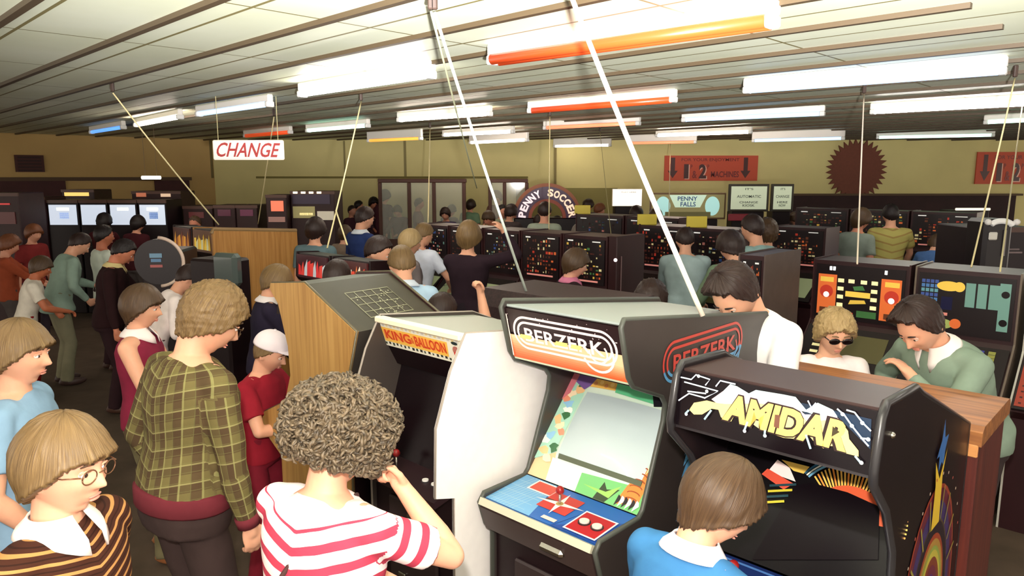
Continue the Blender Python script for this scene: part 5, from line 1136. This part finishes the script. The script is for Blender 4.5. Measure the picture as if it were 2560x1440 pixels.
q = MB(); g1 = D(1822, 535, 12.5); g2 = D(1880, 552, 12.5); q.rbox((g1.x, 12.5, g2.z), (g2.x, 12.55, g1.z), .01, mat((120, 30, 40), .4, emit=.2)); o = q.build('red_panel', None, NB); o.matrix_parent_inverse = NB.matrix_basis.inverted()
# CHANGE sign, hanging
a = D(533, 400, 8.0); b = D(708, 350, 8.0); W, H = b.x - a.x, b.z - a.z; r = empty('hanging_sign', (a.x, 8.0, a.z), math.radians(0), 'white hanging sign reading CHANGE in red slanted letters', 'sign')
q = MB(); q.rbox((0, 0, 0), (W, .03, H), .012, mat((250, 240, 226), .5, emit=.25)); q.build('board', None, r)
S = Surf(r, (a.x, 7.999, a.z), (1, 0, 0), (0, 0, 1), .001); S.text('CHANGE', (W * .03, H * .16), (W * .90, H * .13), (W * .09, H * .88), (186, 60, 60), .015); S.build('lettering')
for x in (.08, .92): q = MB(); q.tube([(W * x, .015, H), (W * x, .015, CEIL - a.z)], .004, 6, mat((190, 180, 130), .6)); q.build('hanging_wire', None, r)
# arrow signs on the wall
def arrow_sign(x0, y0, x1, y1, label):
    Y = YW - .04; a = D(x0, y1, Y); b = D(x1, y0, Y); W, H = b.x - a.x, b.z - a.z; r = empty('wall_sign', (a.x, Y, a.z), 0, label, 'sign', 'orange arrow signs on the back wall')
    q = MB(); q.box((0, 0, 0), (W, .035, H), mat((206, 84, 56), .6)); q.build('board', None, r)
    S = Surf(r, (a.x, Y - .001, a.z), (1, 0, 0), (0, 0, 1), .001); DK = (70, 18, 16)
    for x in (.09, .87): S.poly([(W * x - .05, H * .92), (W * x + .05, H * .92), (W * x + .05, H * .40), (W * x + .12, H * .40), (W * x, H * .10), (W * x - .12, H * .40), (W * x - .05, H * .40)], DK)
    S.text('FOR YOUR ENJOYMENT', (W * .18, H * .74), (W * .80, H * .74), (W * .18, H * .90), (120, 30, 20), .01)
    for t, u0, u1, v0, v1, c, o in (('1', .22, .27, .06, .64, (244, 190, 170), .012), ('2', .38, .46, .06, .64, (244, 190, 170), .012), ('1', .21, .26, .09, .66, DK, 0), ('2', .37, .45, .09, .66, DK, 0)): S.text(t, (W * u0, H * v0), (W * u1, H * v0), (W * u0, H * v1), c, .04)
    S.text('P', (W * .28, H * .48), (W * .30, H * .48), (W * .28, H * .64), (120, 30, 20), .01); S.text('&', (W * .30, H * .10), (W * .35, H * .10), (W * .30, H * .40), (130, 30, 24), .02); S.text('P', (W * .46, H * .48), (W * .48, H * .48), (W * .46, H * .64), (120, 30, 20), .01)
    S.text('MACHINES', (W * .50, H * .14), (W * .80, H * .14), (W * .50, H * .38), (110, 20, 24), .02); S.build('lettering')
arrow_sign(1660, 389, 1896, 452, 'whole orange arrow sign above the PENNY FALLS header'); arrow_sign(2437, 380, 2690, 460, 'orange arrow sign cut off by the right edge')
Y = YW - .04; g = D(2142, 424, Y); rp = 76 * Y / FPX; q = MB(); pts = []
for i in range(64): a = 2 * math.pi * i / 64; rr_ = rp if i % 2 else rp * .80; pts.append((g.x + rr_ * math.cos(a), g.z + rr_ * math.sin(a)))
q.prism(pts, Y, Y + .035, mat((112, 58, 40), .7, noise=.08), ax=1); tag(q.build('wall_disc'), 'brown disc with toothed edge on the back wall', 'wall decoration')
# vent on left wall, small lamp
dn = Vector((-dL.y, dL.x, 0)) * (1 if True else 1); nL = Vector((dL.y, -dL.x, 0)); nL = nL if nL.y < 0 else -nL
q = along(L0, L2, 3.45, 3.95, 0, .06, D(100, 430, 15.0).z, D(100, 388, 15.0).z, mat((74, 36, 30), .7)); vt = q.build('wall_vent'); tag(vt, 'square dark vent on the left part of the back wall', 'vent')
for i in range(5):
    z0 = D(100, 428 - 8 * i, 15.0).z; q = along(L0, L2, 3.5, 3.9, .06, .075, z0, z0 + .03, mat((50, 24, 22), .7)); q.build('slat', None, vt)
g = D(378, 444, 12.6); r = empty('hanging_lamp', (g.x, 12.6, g.z), 0, 'small bright white tube lamp over the white lit displays', 'lamp')
q = MB(); q.tube([(-.16, 0, 0), (.16, 0, 0)], .03, 10, mat((255, 250, 230), .3, emit=3.5)); q.build('tube', None, r, True)
for s in (-1, 1): q = MB(); q.tube([(s * .1, 0, .02), (s * .1, 0, CEIL - g.z)], .004, 6, mat((120, 100, 70), .6)); q.build('cord', None, r)
g = D(2432, 523, 11.5); r = empty('hanging_lamp', (g.x, 11.5, g.z), 0, 'thin pale strip lamp low in front of the dark panel at right', 'lamp')
q = MB(); q.tube([(-.27, 0, 0), (.27, 0, 0)], .02, 10, mat((226, 216, 196), .3, emit=1.2)); q.build('tube', None, r, True)
q = MB(); q.rbox((-.3, .05, -g.z), (.3, .4, -.02), .01, BLACK); q.build('cabinet', None, r)
# ------------------------------------------------------------------ cords hanging from the ceiling
CORD = (214, 200, 150)
def cord(p, q_, Y, label, rad=.006, col=CORD, zt=CEIL - .02, extra=None, hook=True):
    A = G(p[0], p[1], zt - .08); B = D(q_[0], q_[1], Y); r = empty('ceiling_cord', (A.x, A.y, CEIL), 0, label, 'cord', 'cords from the ceiling'); O = Vector((A.x, A.y, CEIL)); n = 14
    q = MB(); pts = [A.lerp(B, i / n) - O + Vector((0, 0, -.02 * math.sin(math.pi * i / n))) for i in range(n + 1)]; q.tube(pts, rad, 8, mat(col, .6)); q.build('cord', None, r, True)
    for e_ in (extra or ()):
        C_ = D(*e_[1]); s_ = A.lerp(B, e_[0]); q = MB(); q.tube([s_ - O, C_ - O], rad, 8, mat(col, .6)); q.build('cord', None, r, True)
    q = MB(); q.rbox((-.015, -.015, -.09), (.015, .015, 0), .006, mat((60, 44, 36), .6)); q.build('ceiling_hook', None, r)
cord((282, 232), (547, 562), 7.3, 'slanting cord at left running down to the woodgrain board', .007)
cord((685, 292), (645, 560), 10.5, 'thin cord crossing the CHANGE sign', .007)
cord((903, 254), (818, 620), 6.0, 'pale cord that forks above the two dark cabinets', .007, extra=[(.78, (868, 612, 5.9))])
cord((1086, 30), (1320, 742), 4.4, 'grey blue cord from the top centre to the black cabinet', .008, (180, 190, 180), extra=None)
cord((1078, 30), (1192, 470), 9.0, 'thinner cord beside the grey blue one ending at the booth', .006, (190, 196, 160))
cord((1420, -30), (1757, 790), 2.85, 'thick white rope in front, ending on the BERZERK cabinet', .0105, (250, 236, 216))
cord((1375, 292), (1372, 600), 8.4, 'thin vertical cord right of the arch sign', .006)
cord((1075, 322), (1070, 560), 9.5, 'thin vertical cord in front of the glazed booth', .008)
cord((2160, 236), (2143, 660), 5.1, 'thin white vertical cord in front of the toothed disc', .006, (236, 220, 196))
cord((2537, 196), (2428, 668), 5.0, 'left of the two slanting cords at far right', .006, extra=None); cord((2556, 262), (2500, 680), 4.9, 'right one of the two slanting cords at far right', .006)
cord((1676, 352), (1672, 560), 9.0, 'short thin cord in front of the left arrow sign', .006)
cord((1500, 330), (1528, 590), 8.5, 'faint thin cord left of the thick white rope', .004, (170, 160, 110))
# ------------------------------------------------------------------ the people
R = math.radians
BROWN_STRIPE = banded('brown_ribbed_stripes', (62, 34, 24), [(2, .030, .26, (176, 128, 76), 0.1, 1.0), (2, .030, .12, (34, 18, 14), 0.55, .7)], tilt=R(-4), yaw=0, wob=.004)
PLAID = banded('green_brown_plaid', (108, 98, 60), [(0, .066, .46, (72, 50, 40), .1, .7), (2, .066, .46, (74, 56, 40), .3, .6), (0, .066, .08, (156, 150, 98), .62, .6), (2, .066, .08, (154, 148, 98), .85, .6), (0, .033, .07, (116, 120, 72), .2, .4), (2, .033, .07, (116, 116, 70), .45, .4)], tilt=R(-10), wob=.0015)
PINKSTR = banded('white_with_red_stripes', (246, 230, 228), [(2, .064, .42, (186, 62, 84), .25, 1.0)], tilt=R(-8), wob=.008, ztop=1.385)
POLO_Y = banded('yellow_striped_knit', (176, 166, 96), [(2, .09, .22, (150, 120, 70), .1, .8)], wob=.004)
# boy with glasses, lower left
r, P = person(150, 1034, 1.71, 82, 'boy with glasses in a brown striped jumper with white collar, lower left corner', 2, 'sandy', 'bowl', topname='jumper', topmat=BROWN_STRIPE, low=(60, 50, 50), yaw=R(0), pitch=.10, sleeve='long', collar=(244, 232, 226), girth=.96, seed=1, tw=R(-18), arms={'L': 'pocket', 'R': 'down'})
HM = P['HM']; q = MB(); FR = mat((120, 84, 60), .3, .5)
for sx in (-1, 1):
    q.tube([(sx * .033 + .021 * math.cos(t), .1 - .012 * abs(sx * .033 + .021 * math.cos(t)) * 8, .006 + .017 * math.sin(t)) for t in np.arange(0, 6.5, .35)], .0016, 6, FR)
    q.tube([(sx * .057, .094, .014), (sx * .074, .06, .012), (sx * .079, -.005, .012)], .0016, 6, FR)
q.tube([(-.010, .104, .010), (.010, .104, .010)], .0016, 6, FR); o = q.build('glasses', None, r, True); o.matrix_basis = HM
# boy in light blue
person(40, 798, 1.74, 68, 'boy in a light blue T-shirt with navy neckband at the left edge', 2, 'sandy', 'bowl', (134, 166, 194), 'T-shirt', (44, 48, 84), pitch=.08, yaw=R(-8), seed=2, collar=None, girth=1.0, arms={'R': 'pocket'}, tw=R(-10), flare=.01)
# man in plaid jacket
r, P = person(566, 712, 1.90, 38, 'man in a green plaid jacket with maroon waistband, back turned', 2, 'sandy', 'wavy', topname='jacket', topmat=PLAID, low=(62, 48, 46), lean=R(7), pitch=.42, yaw=R(-14), sleeve='long', girth=1.16, seed=3, hem=.99, big=.8, arms={'R': ((.27, .10, .80), (.5, -1, 0)), 'L': 'pocket'})
T = P['T']; MAR = cloth((104, 40, 48))
q = MB(); n = 28; rings = []
for z, e in ((.925, .018), (.935, .026), (.99, .028), (1.0, .02)): rings.append([T(((.160 + e) * 1.16 * math.cos(6.2832 * i / n), (.114 + e) * 1.16 * math.sin(6.2832 * i / n), z)) for i in range(n)])
q.loft(rings, MAR); q.build('waistband', None, r, True)
q = MB(); hand_w = Vector((.27, .10, .80)); S_ = T((.172 * 1.16, -.005, 1.395)); El, Wr = ik(S_, hand_w, .285, .245, (.5, -1, 0)); q.tube([El.lerp(Wr, .84), Wr], [.043, .040], 14, MAR); q.build('cuff', None, r, True)
q = MB(); q.tube([(.079, .0, .012), (.076, .06, .012), (.058, .094, .012)], .002, 6, mat((70, 56, 40), .3)); q.tube([(.058, .094, .012), (.034, .102, .022), (.014, .104, .01), (.034, .102, -.014), (.058, .094, .0)], .0018, 6, mat((70, 56, 40), .3)); o = q.build('glasses', None, r, True); o.matrix_basis = P['HM']
# curly haired woman
CH = mat((92, 78, 60), .5, noise=.75, scale=70); CORE = mat((40, 30, 24), .8); CM = curls(4200, 5, CH, (.142, .146, .128), -.66, CORE).mesh('hair', True)  # dark core and mottled curls put inner shade and highlights into the colour
r, P = person(890, 985, 1.70, 28, 'woman with a big curly perm in a red and white striped top', 2, 'brown', 'bowl', topname='striped_top', topmat=PINKSTR, low=(60, 46, 60), lean=R(9), pitch=.30, yaw=R(-12), girth=1.08, seed=4, sleeve='short', hairmesh=CM,
              arms={'R': ((.150, .25, 1.43), (.8, .25, -1), (-.6, -.5, .5), 1.1), 'L': ((.12, .30, 1.06), (-1, -.2, -.4), (0, .2, -1), .5)})
r.children[[c.name.split('.')[0] for c in r.children].index('hair')].material_slots[0].material = CORE
T = P['T']; q = MB(); STR = mat((74, 44, 42), .5)
q.tube([T(p) for p in [(-.02, .13, 1.20), (.03, .115, 1.36), (.062, .06, 1.455), (.068, -.03, 1.455), (.04, -.10, 1.38), (-.02, -.135, 1.26), (-.09, -.145, 1.12), (-.15, -.13, 1.0), (-.19, -.09, .92)]], .0075, 8, STR); q.build('bag_strap', None, r, True)
q = MB(); q.rbox((-.26, -.12, .68), (-.18, .10, .93), .02, STR); q.build('handbag', None, r)
# boy in blue jumper
person(1850, 1150, 1.58, 52, 'boy in a bright blue jumper with white collar at the AMIDAR cabinet', 2, 'brown', 'mop', (58, 112, 160), 'jumper', (60, 60, 84), lean=R(14), pitch=.34, yaw=R(-26), sleeve='long', collar=(236, 236, 246), girth=.98, seed=1, arms={'R': ((.12, .40, 1.12), (1, -.3, -1)), 'L': ((-.10, .40, 1.10), (-1, -.3, -1))})
# boy in maroon vest
person(355, 712, 1.67, 84, 'boy in a maroon vest over a white shirt, brown bowl cut', 1, 'brown', 'mop', (128, 36, 60), 'vest', (112, 104, 76), pitch=.14, yaw=R(0), sleeve='none', shoe=(150, 92, 52), collar=(244, 232, 230), seed=2, stance=((0.0, .02), (.04, .12)), arms={'R': 'front', 'L': 'front'})
person(492, 662, 1.66, 58, 'person in a white shirt bending forward behind the plaid jacket', 1, 'dark', 'short', (242, 228, 224), 'shirt', (70, 50, 50), lean=R(28), pitch=.15, sleeve='long', seed=3, arms={'R': 'front', 'L': 'front'})
# cap boy
r, P = person(690, 832, 1.47, 104, 'small boy in a red polo shirt and white cap with folded arms', 2, 'sandy', 'short', (146, 30, 44), 'polo_shirt', (120, 28, 42), pitch=.30, yaw=R(6), seed=1, lean=R(6), arms={'R': ((.02, .27, 1.12), (1, .1, -.8), (0, -.2, -1), .4), 'L': ((-.06, .30, 1.18), (-1, .2, -1), (0, -.2, -1), .4)})
CAPM = cloth((240, 226, 230), noise=.03); X, A, E, F = sphere_dirs(40, 26); q = MB(); q.add([(x[0] * .092, x[1] * .112 - .004, max(x[2] * .10, -.004) + .048) for x in X], F, CAPM); q.tube([(0, -.005, .146), (0, -.005, .155)], .008, 8, CAPM); o = q.build('cap', None, r, True); o.matrix_basis = P['HM'] @ Matrix.Rotation(.10, 4, 'X')
q = MB(); n = 14; top = [(-.075 + .15 * i / n, .085 + .085 * math.sin(math.pi * i / n), .052 - .012 * math.sin(math.pi * i / n)) for i in range(n + 1)]; bot = [(-.075 + .15 * i / n, .070 + .02 * math.sin(math.pi * i / n), .056) for i in range(n + 1)]
q.add(top + bot + [(a, b, c - .005) for a, b, c in top] + [(a, b, c - .005) for a, b, c in bot], [(i, i + 1, n + 2 + i, n + 1 + i) for i in range(n)] + [(2 * n + 2 + i, 3 * n + 3 + i, 3 * n + 4 + i, 2 * n + 3 + i) for i in range(n)] + [(i, 2 * n + 2 + i, 2 * n + 3 + i, i + 1) for i in range(n)], CAPM)
o = q.build('cap_peak', None, r, True); o.matrix_basis = P['HM'] @ Matrix.Rotation(.10, 4, 'X')
# schoolboy in navy jumper
person(703, 662, 1.66, 64, 'schoolboy in a navy V-neck jumper with white collar, back of fair head turned', 1, 'sandy', 'bowl', (40, 34, 52), 'jumper', (50, 44, 56), pitch=.25, yaw=R(-20), sleeve='long', collar=(236, 226, 226), seed=1, arms={'R': 'play', 'L': 'play'}, lean=R(8))
# man in white jumper behind BERZERK
person(1800, 680, 1.98, -118, 'dark haired man in a white jumper looking down behind the black cabinet', 2, 'dark', 'swept', (244, 240, 240), 'jumper', (50, 44, 50), lean=R(16), pitch=.6, yaw=R(8), sleeve='long', seed=2, girth=1.05, arms={'R': 'play', 'L': 'play'})
person(1640, 708, 1.66, 38, 'person with dark wavy hair, only the head showing above the BERZERK cabinet', 1, 'dark', 'wavy', (60, 50, 50), 'shirt', (50, 44, 50), pitch=.5, seed=1, lean=R(14))
# couple at right
r, P = person(2095, 778, 1.60, 190, 'woman with short blonde hair and sunglasses in a white top', 2, 'blond', 'wavy', (246, 234, 234), 'blouse', (60, 50, 60), pitch=.30, yaw=R(8), sleeve='short', seed=3, girth=.95, arms={'R': 'front', 'L': 'front'}, sk=(232, 178, 146))
DG = mat((20, 12, 14), .12); q = MB()
for sx in (-1, 1): q.ell((sx * .034, .100, .008), (.030, .007, .019), 16, DG); q.tube([(sx * .062, .094, .014), (sx * .08, .03, .012), (sx * .082, -.01, .012)], .003, 6, DG)
q.tube([(-.012, .104, .012), (.012, .104, .012)], .003, 6, DG); o = q.build('sunglasses', None, r, True); o.matrix_basis = P['HM']
person(2268, 758, 1.85, -108, 'man with swept back dark hair in a grey green jacket, hand on the wood top', 2, 'dark', 'swept', (128, 146, 130), 'jacket', (60, 50, 50), lean=R(32), pitch=.20, yaw=R(4), sleeve='long', collar=(240, 232, 228), seed=1, girth=1.12, arms={'L': ((-.03, .44, 1.26), (-1, -.2, -.7), (0, .1, -1), .35), 'R': ((.25, .30, 1.0), (1, -.5, -.5))})
# girl in dark jacket
person(1448, 622, 1.68, 72, 'girl with brown hair in a dark jacket and pink scarf', 1, 'brown', 'mop', (44, 28, 32), 'jacket', (44, 34, 40), pitch=.3, yaw=R(-14), sleeve='long', collar=(204, 120, 150), seed=2, sk=(228, 168, 142), arms={'R': 'play', 'L': 'play'})
# raised forearm
person(1108, 728, 1.62, 30, 'person behind the game cabinets holding one bare forearm straight up', 1, 'dark', 'short', (60, 30, 34), 'shirt', (50, 40, 44), pitch=.2, seed=3, arms={'R': ((.17, .24, 1.72), (.2, .5, -1), (-.3, -.9, 0), 1.0), 'L': 'play'})
# middle distance
person(1000, 612, 1.85, -18, 'man in a light blue polo shirt seen from behind right of the red marquee', 1, 'sandy', 'short', (176, 204, 228), 'polo_shirt', (50, 44, 54), lean=R(12), pitch=.3, collar=(214, 224, 240), seed=1, arms={'L': 'play', 'R': 'play'})
person(958, 588, 1.84, 96, 'dark haired youth facing right just behind the light blue polo shirt', 1, 'dark', 'short', (70, 40, 44), 'shirt', (50, 40, 44), pitch=.4, seed=2)
person(1067, 556, 1.82, 24, 'man in a white short sleeved shirt and dark trousers seen from behind', 1, 'sandy', 'short', (226, 232, 246), 'shirt', (44, 40, 54), lean=R(6), pitch=.35, yaw=R(-20), seed=3, arms={'R': ((.25, .30, 1.02), (1, -1, 0)), 'L': ((-.2, .32, 1.02), (-1, -1, 0))})
person(1172, 552, 1.87, 14, 'fair haired person in a dark jumper with a raised arm', 1, 'sandy', 'mop', (44, 30, 38), 'jumper', (36, 28, 34), sleeve='long', pitch=.1, seed=1, arms={'R': ((.30, .12, 1.66), (1, .2, -.6)), 'L': 'play'})
r, P = person(918, 515, 1.95, 44, 'man in a navy top with pale blue sleeve stripe and white collar', 1, 'dark', 'short', (44, 60, 110), 'top', (50, 50, 96), pitch=.35, sleeve='short', collar=(226, 232, 240), seed=2, arms={'R': 'front'})
person(862, 562, 1.60, 20, 'person in a beige jacket left of the navy top', 1, 'brown', 'bowl', (130, 112, 96), 'jacket', (60, 50, 50), sleeve='long', seed=1)
person(788, 542, 1.84, 8, 'person in a slate blue shirt seen from behind above the red marquee', 1, 'dark', 'bowl', (100, 122, 128), 'shirt', (60, 50, 50), sleeve='short', seed=2)
person(1026, 572, 1.76, 60, 'fair haired child just left of the white shirt', 1, 'blond', 'bowl', (120, 110, 110), 'shirt', (60, 50, 50), seed=3)
person(845, 645, 1.74, 10, 'person with cropped dark hair in front of the two dark cabinets', 1, 'dark', 'short', (70, 64, 60), 'shirt', (50, 44, 50), pitch=.3, seed=1)
person(216, 583, 1.75, 46, 'man in a pale grey green shirt and grey flared trousers bending forward', 1, 'dark', 'short', (142, 164, 150), 'shirt', (128, 124, 100), lean=R(20), pitch=.3, sleeve='long', girth=1.12, seed=2, shoe=(60, 40, 36), hem=.86, flare=.02, arms={'R': ((.26, .24, .96), (1, -1, 0)), 'L': 'play'})
person(110, 640, 1.52, 60, 'person in white T-shirt and red trousers half hidden behind the grey green shirt', 1, 'brown', 'bowl', (222, 214, 200), 'T-shirt', (150, 24, 32), lean=R(16), seed=1, shoe=(220, 214, 204), sk=(190, 110, 76), arms={'L': ((-.3, .3, 1.0), (-1, -.5, 0)), 'R': 'play'})
person(325, 598, 1.74, 70, 'dark haired man in a black jacket with cream collar, head bowed', 1, 'black', 'short', (42, 22, 24), 'jacket', (44, 26, 30), lean=R(10), pitch=.4, sleeve='long', girth=1.15, collar=(214, 196, 140), seed=2, sk=(206, 130, 100), arms={'R': ((.28, .1, .82), (1, -1, 0)), 'L': 'play'})
person(258, 560, 1.74, 40, 'dark haired person in a white shirt behind the grey green shirt', 1, 'black', 'short', (214, 224, 210), 'shirt', (50, 30, 34), seed=3, sk=(196, 120, 90))
person(437, 516, 1.50, 178, 'child in a navy jumper facing the camera beside the white lit displays', 1, 'brown', 'bowl', (50, 60, 96), 'jumper', (60, 50, 60), sleeve='long', collar=(190, 200, 220), seed=1, sk=(214, 150, 110))
person(1712, 566, 1.80, 6, 'man in a pale blue grey shirt and dark jeans seen from behind', 1, 'dark', 'short', (170, 190, 190), 'shirt', (40, 36, 56), lean=R(5), pitch=.3, sleeve='long', girth=1.12, seed=1, hem=.92, flare=.015, arms={'L': 'play', 'R': 'play'})
person(1818, 578, 1.86, -14, 'man in a sage green shirt seen from behind', 1, 'dark', 'mop', (112, 132, 106), 'shirt', (44, 50, 74), lean=R(14), pitch=.3, sleeve='long', girth=1.12, seed=2, arms={'L': 'play', 'R': 'play'})
person(1878, 533, 1.94, -30, 'person in a pale turquoise shirt beside the sage green shirt', 1, 'dark', 'short', (150, 180, 174), 'shirt', (60, 50, 56), seed=3, lean=R(8))
person(1918, 548, 1.84, 8, 'person in a pale yellow shirt right of the turquoise one', 1, 'brown', 'wavy', (206, 200, 154), 'shirt', (60, 50, 56), seed=1, girth=1.1)
person(2228, 508, 1.93, 10, 'man in a yellow striped polo shirt seen from behind', 1, 'black', 'short', topname='polo_shirt', topmat=POLO_Y, low=(40, 28, 32), girth=1.15, seed=2, hem=.93, flare=.01, arms={'R': ((.28, .25, .95), (1, -1, 0))})
person(2348, 590, 1.62, 44, 'person in a royal blue top with light blue sleeve bent over a machine at right', 1, 'brown', 'mop', (74, 106, 156), 'top', (60, 50, 56), lean=R(22), pitch=.4, seed=1, sleeve='long', arms={'R': 'play', 'L': 'play'})
person(2392, 556, 1.72, -60, 'person in a tan jacket and green top near the white arched machine', 1, 'dark', 'short', (140, 116, 84), 'jacket', (60, 50, 46), lean=R(14), seed=2, sleeve='long', arms={'R': 'play', 'L': 'play'})
person(2122, 585, 1.5, 100, 'child in a beige top left of the striped polo shirt', 1, 'brown', 'bowl', (130, 106, 84), 'top', (60, 50, 50), seed=3)
person(2165, 612, 1.4, 60, 'small child in a pale green top at the striped polo wearer\'s side', 1, 'brown', 'mop', (150, 184, 160), 'top', (60, 60, 70), seed=1)
# the crowd at the back: small in the picture, each one placed on the floor where it stands
CR = [(897, 500, 1.72, 70, 'black', (70, 44, 50), 'dark haired person at the left end of the crowd before the booth'), (935, 494, 1.74, 150, 'black', (86, 60, 70), 'person facing the room, second from the left before the booth'), (964, 474, 1.92, 30, 'brown', (90, 50, 60), 'tall brown haired man in front of the booth\'s left post'),
      (990, 514, 1.68, 200, 'brown', (110, 80, 84), 'brown haired person before the booth\'s left pane'), (1048, 494, 1.80, 80, 'dark', (150, 110, 110), 'person with dark curls in front of the booth\'s middle post'), (1112, 520, 1.68, 190, 'dark', (60, 50, 74), 'person with pale face before the booth\'s right pane'),
      (1178, 498, 1.78, 20, 'dark', (120, 150, 120), 'tall person in a green top right of the booth'), (1216, 528, 1.74, 220, 'brown', (150, 120, 100), 'brown haired person between the two booth frames'), (1256, 510, 1.74, 140, 'black', (150, 156, 130), 'person in a pale grey top below the smaller frame'),
      (1240, 478, 1.92, 200, 'red', (140, 100, 90), 'tall red faced man seen through the smaller frame'), (1348, 536, 1.62, 10, 'dark', (140, 150, 130), 'dark haired person before the arch sign, left one'), (1392, 540, 1.60, 350, 'black', (90, 80, 80), 'dark haired person before the arch sign, right one'),
      (1362, 502, 1.93, 10, 'dark', (164, 176, 158), 'man in a pale green grey shirt under the arch sign'), (1474, 499, 1.80, 60, 'dark', (200, 206, 180), 'person in a pale shirt right of the arch sign'), (1502, 508, 1.74, 90, 'red', (150, 80, 84), 'person in a dusty red top right of the pale shirt near the arch sign'),
      (1445, 560, 1.62, 0, 'grey', (150, 130, 110), 'white haired person low behind the middle row'), (1565, 514, 1.72, 0, 'dark', (84, 50, 54), 'dark haired person under the white lit sign, left one'), (1592, 516, 1.80, 20, 'dark', (110, 66, 64), 'dark haired person under the white lit sign, right one'),
      (1752, 524, 1.70, 350, 'black', (90, 80, 70), 'black haired person in front of the PENNY FALLS header'), (1668, 526, 1.66, 30, 'dark', (90, 60, 60), 'dark haired person at the left foot of the PENNY FALLS header'), (2030, 518, 1.74, 20, 'dark', (120, 140, 140), 'person in a grey blue top below the brown wall panel'),
      (2082, 522, 1.72, 20, 'dark', (96, 150, 160), 'person in a turquoise top below the brown wall panel'), (2158, 520, 1.90, 60, 'brown', (130, 140, 130), 'person in grey just left of the striped polo shirt'), (2345, 552, 1.66, 60, 'dark', (120, 160, 160), 'person in a pale teal top reaching right'),
      (2385, 524, 1.72, 200, 'black', (50, 40, 70), 'tall dark figure behind the tan jacket'), (262, 534, 1.72, 0, 'black', (70, 26, 30), 'black haired person in front of the second white lit display'), (346, 538, 1.70, 10, 'black', (64, 24, 30), 'black haired person in front of the right hand white lit display'),
      (222, 546, 1.58, 20, 'black', (60, 22, 30), 'dark haired person in front of the leftmost white lit display'), (486, 538, 1.68, 190, 'brown', (130, 84, 60), 'brown haired child right of the child in navy'), (30, 588, 1.6, 60, 'red', (150, 70, 44), 'person in a rusty orange top at the far left'),
      (85, 560, 1.66, 110, 'red', (120, 40, 40), 'red haired person at the far left behind the rusty orange top'), (1132, 512, 1.7, 30, 'brown', (90, 70, 80), 'brown haired person right of the pale faced one by the booth'), (880, 512, 1.66, 120, 'dark', (70, 40, 50), 'dark figure beside the wide dark machine'),
      (1280, 512, 1.80, 30, 'dark', (70, 60, 60), 'dark haired person just left of the arch sign'), (1640, 520, 1.78, 10, 'brown', (80, 60, 70), 'brown haired person left of the PENNY FALLS header'), (1985, 530, 1.7, 350, 'brown', (100, 60, 60), 'brown haired person right of the narrower framed notice')]
ST = ['short', 'bowl', 'mop', 'wavy']
for i, (px, py, h, fa, hc, top, lb) in enumerate(CR):
    v = i % 4
    person(px, py, h, fa, lb, 0, hc, ST[(i * 3) % 4], top, 'shirt', [(60, 50, 60), (48, 40, 44), (80, 72, 70)][i % 3], pitch=(.1, .35)[v % 2], lean=R((0, 8)[v // 2]), sleeve=('short', 'long')[v % 2], seed=1, sk=[(220, 160, 132), (200, 132, 106), (210, 150, 124)][i % 3], arms=[{}, {'L': 'play', 'R': 'play'}][v % 2], group='people in the crowd at the back')
